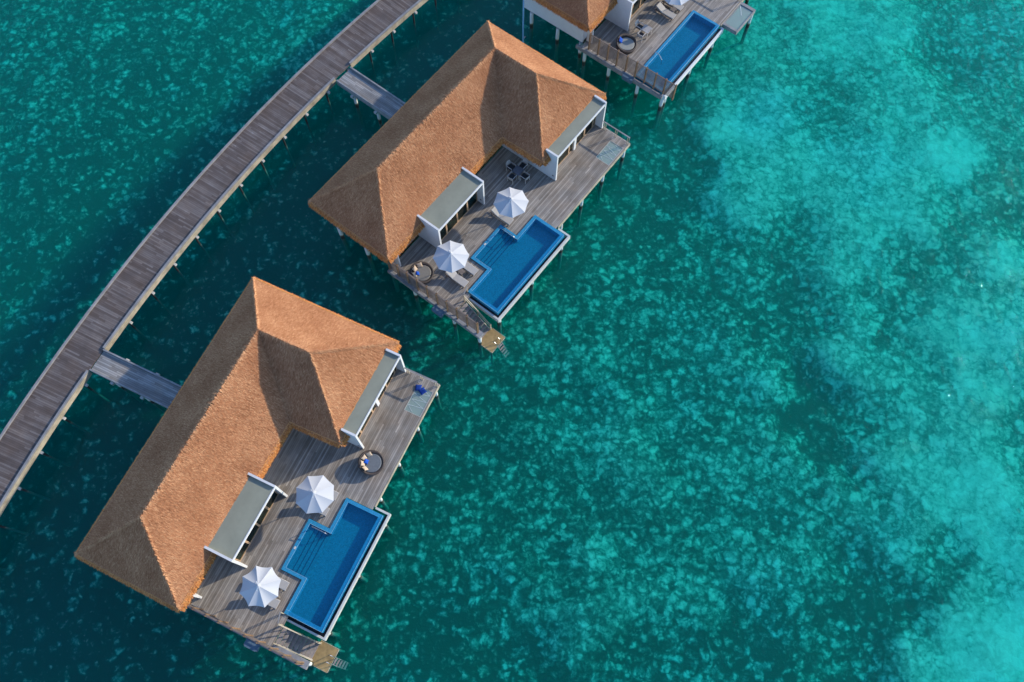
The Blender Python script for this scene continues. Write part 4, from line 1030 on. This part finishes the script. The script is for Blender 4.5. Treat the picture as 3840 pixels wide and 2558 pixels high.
    # pale lines of branching coral
    br = N(nt, 'ShaderNodeTexNoise', noise_type='RIDGED_MULTIFRACTAL', i_Scale=2.2, i_Detail=5.0); L(nt, W, br.inputs['Vector'])
    gl = math_(nt, 'MULTIPLY', math_(nt, 'SUBTRACT', br.outputs['Fac'], 0.75), 0.6, clamp=True)
    c = mixc(nt, math_(nt, 'MULTIPLY', gl, mask.outputs[0]), c, (0.85, 0.80, 0.62))
    d = N(nt, 'ShaderNodeBsdfDiffuse'); L(nt, c, d.inputs[0])
    b = N(nt, 'ShaderNodeBump', i_Strength=0.5, i_Distance=0.06); L(nt, f, b.inputs['Height']); L(nt, b.outputs[0], d.inputs['Normal'])
    L(nt, d.outputs[0], out.inputs[0]); return m
me.materials.append(seabed_mat()); me.update()
sb = bpy.data.objects.new('seabed', me); COL.objects.link(sb); tag(sb, kind='structure')
b = MB(); b.box(-890, 890, -890, 890, -8.5, WATER); tag(b.build('sea', M['sea']), kind='structure')

# ---------------------------------------------------------------- light, sky, camera
AZ, EL = 24.0, 20.0
w = bpy.data.worlds.new('World'); scene.world = w; w.use_nodes = True
nt = w.node_tree; bg = nt.nodes['Background']
sky = nt.nodes.new('ShaderNodeTexSky'); sky.sky_type = 'NISHITA'; sky.sun_disc = False
sky.sun_elevation = R(EL); sky.sun_rotation = R(90 - AZ); sky.air_density = 1.0; sky.dust_density = 0.6; sky.ozone_density = 5.0
nt.links.new(mixc(nt, 1.0, sky.outputs[0], (1.06, 1.03, 1.07), 'MULTIPLY'), bg.inputs[0]); bg.inputs[1].default_value = 0.15
sl = bpy.data.lights.new('sun', 'SUN'); sl.energy = 2.6; sl.angle = R(0.9); sl.color = (1.0, 0.91, 0.77)
so = bpy.data.objects.new('sun', sl); COL.objects.link(so)
sdir = Vector((math.cos(R(EL)) * math.cos(R(AZ)), math.cos(R(EL)) * math.sin(R(AZ)), math.sin(R(EL))))
so.rotation_euler = (-sdir).to_track_quat('-Z', 'Y').to_euler(); so.location = sdir * 80

cd = bpy.data.cameras.new('camera'); cam = bpy.data.objects.new('camera', cd); COL.objects.link(cam)
cd.sensor_fit = 'HORIZONTAL'; cd.sensor_width = 36.0; cd.lens = FPX / 3840 * 36.0; cd.clip_end = 4000; cd.clip_start = 0.5
cam.matrix_world = Matrix.Translation((CX, CY, CH)) @ Matrix.Rotation(TILT, 4, 'X') @ Matrix.Rotation(ROLL, 4, 'Z')
scene.camera = cam
scene.view_settings.view_transform = 'Standard'; scene.view_settings.look = 'None'; scene.view_settings.gamma = 1.0; scene.view_settings.exposure = 1.18
scene.render.engine = 'CYCLES'
cy = scene.cycles; cy.max_bounces = 8; cy.volume_bounces = 2; cy.transparent_max_bounces = 16; cy.caustics_reflective = False; cy.caustics_refractive = False; cy.sample_clamp_indirect = 6.0
bpy.context.view_layer.update()
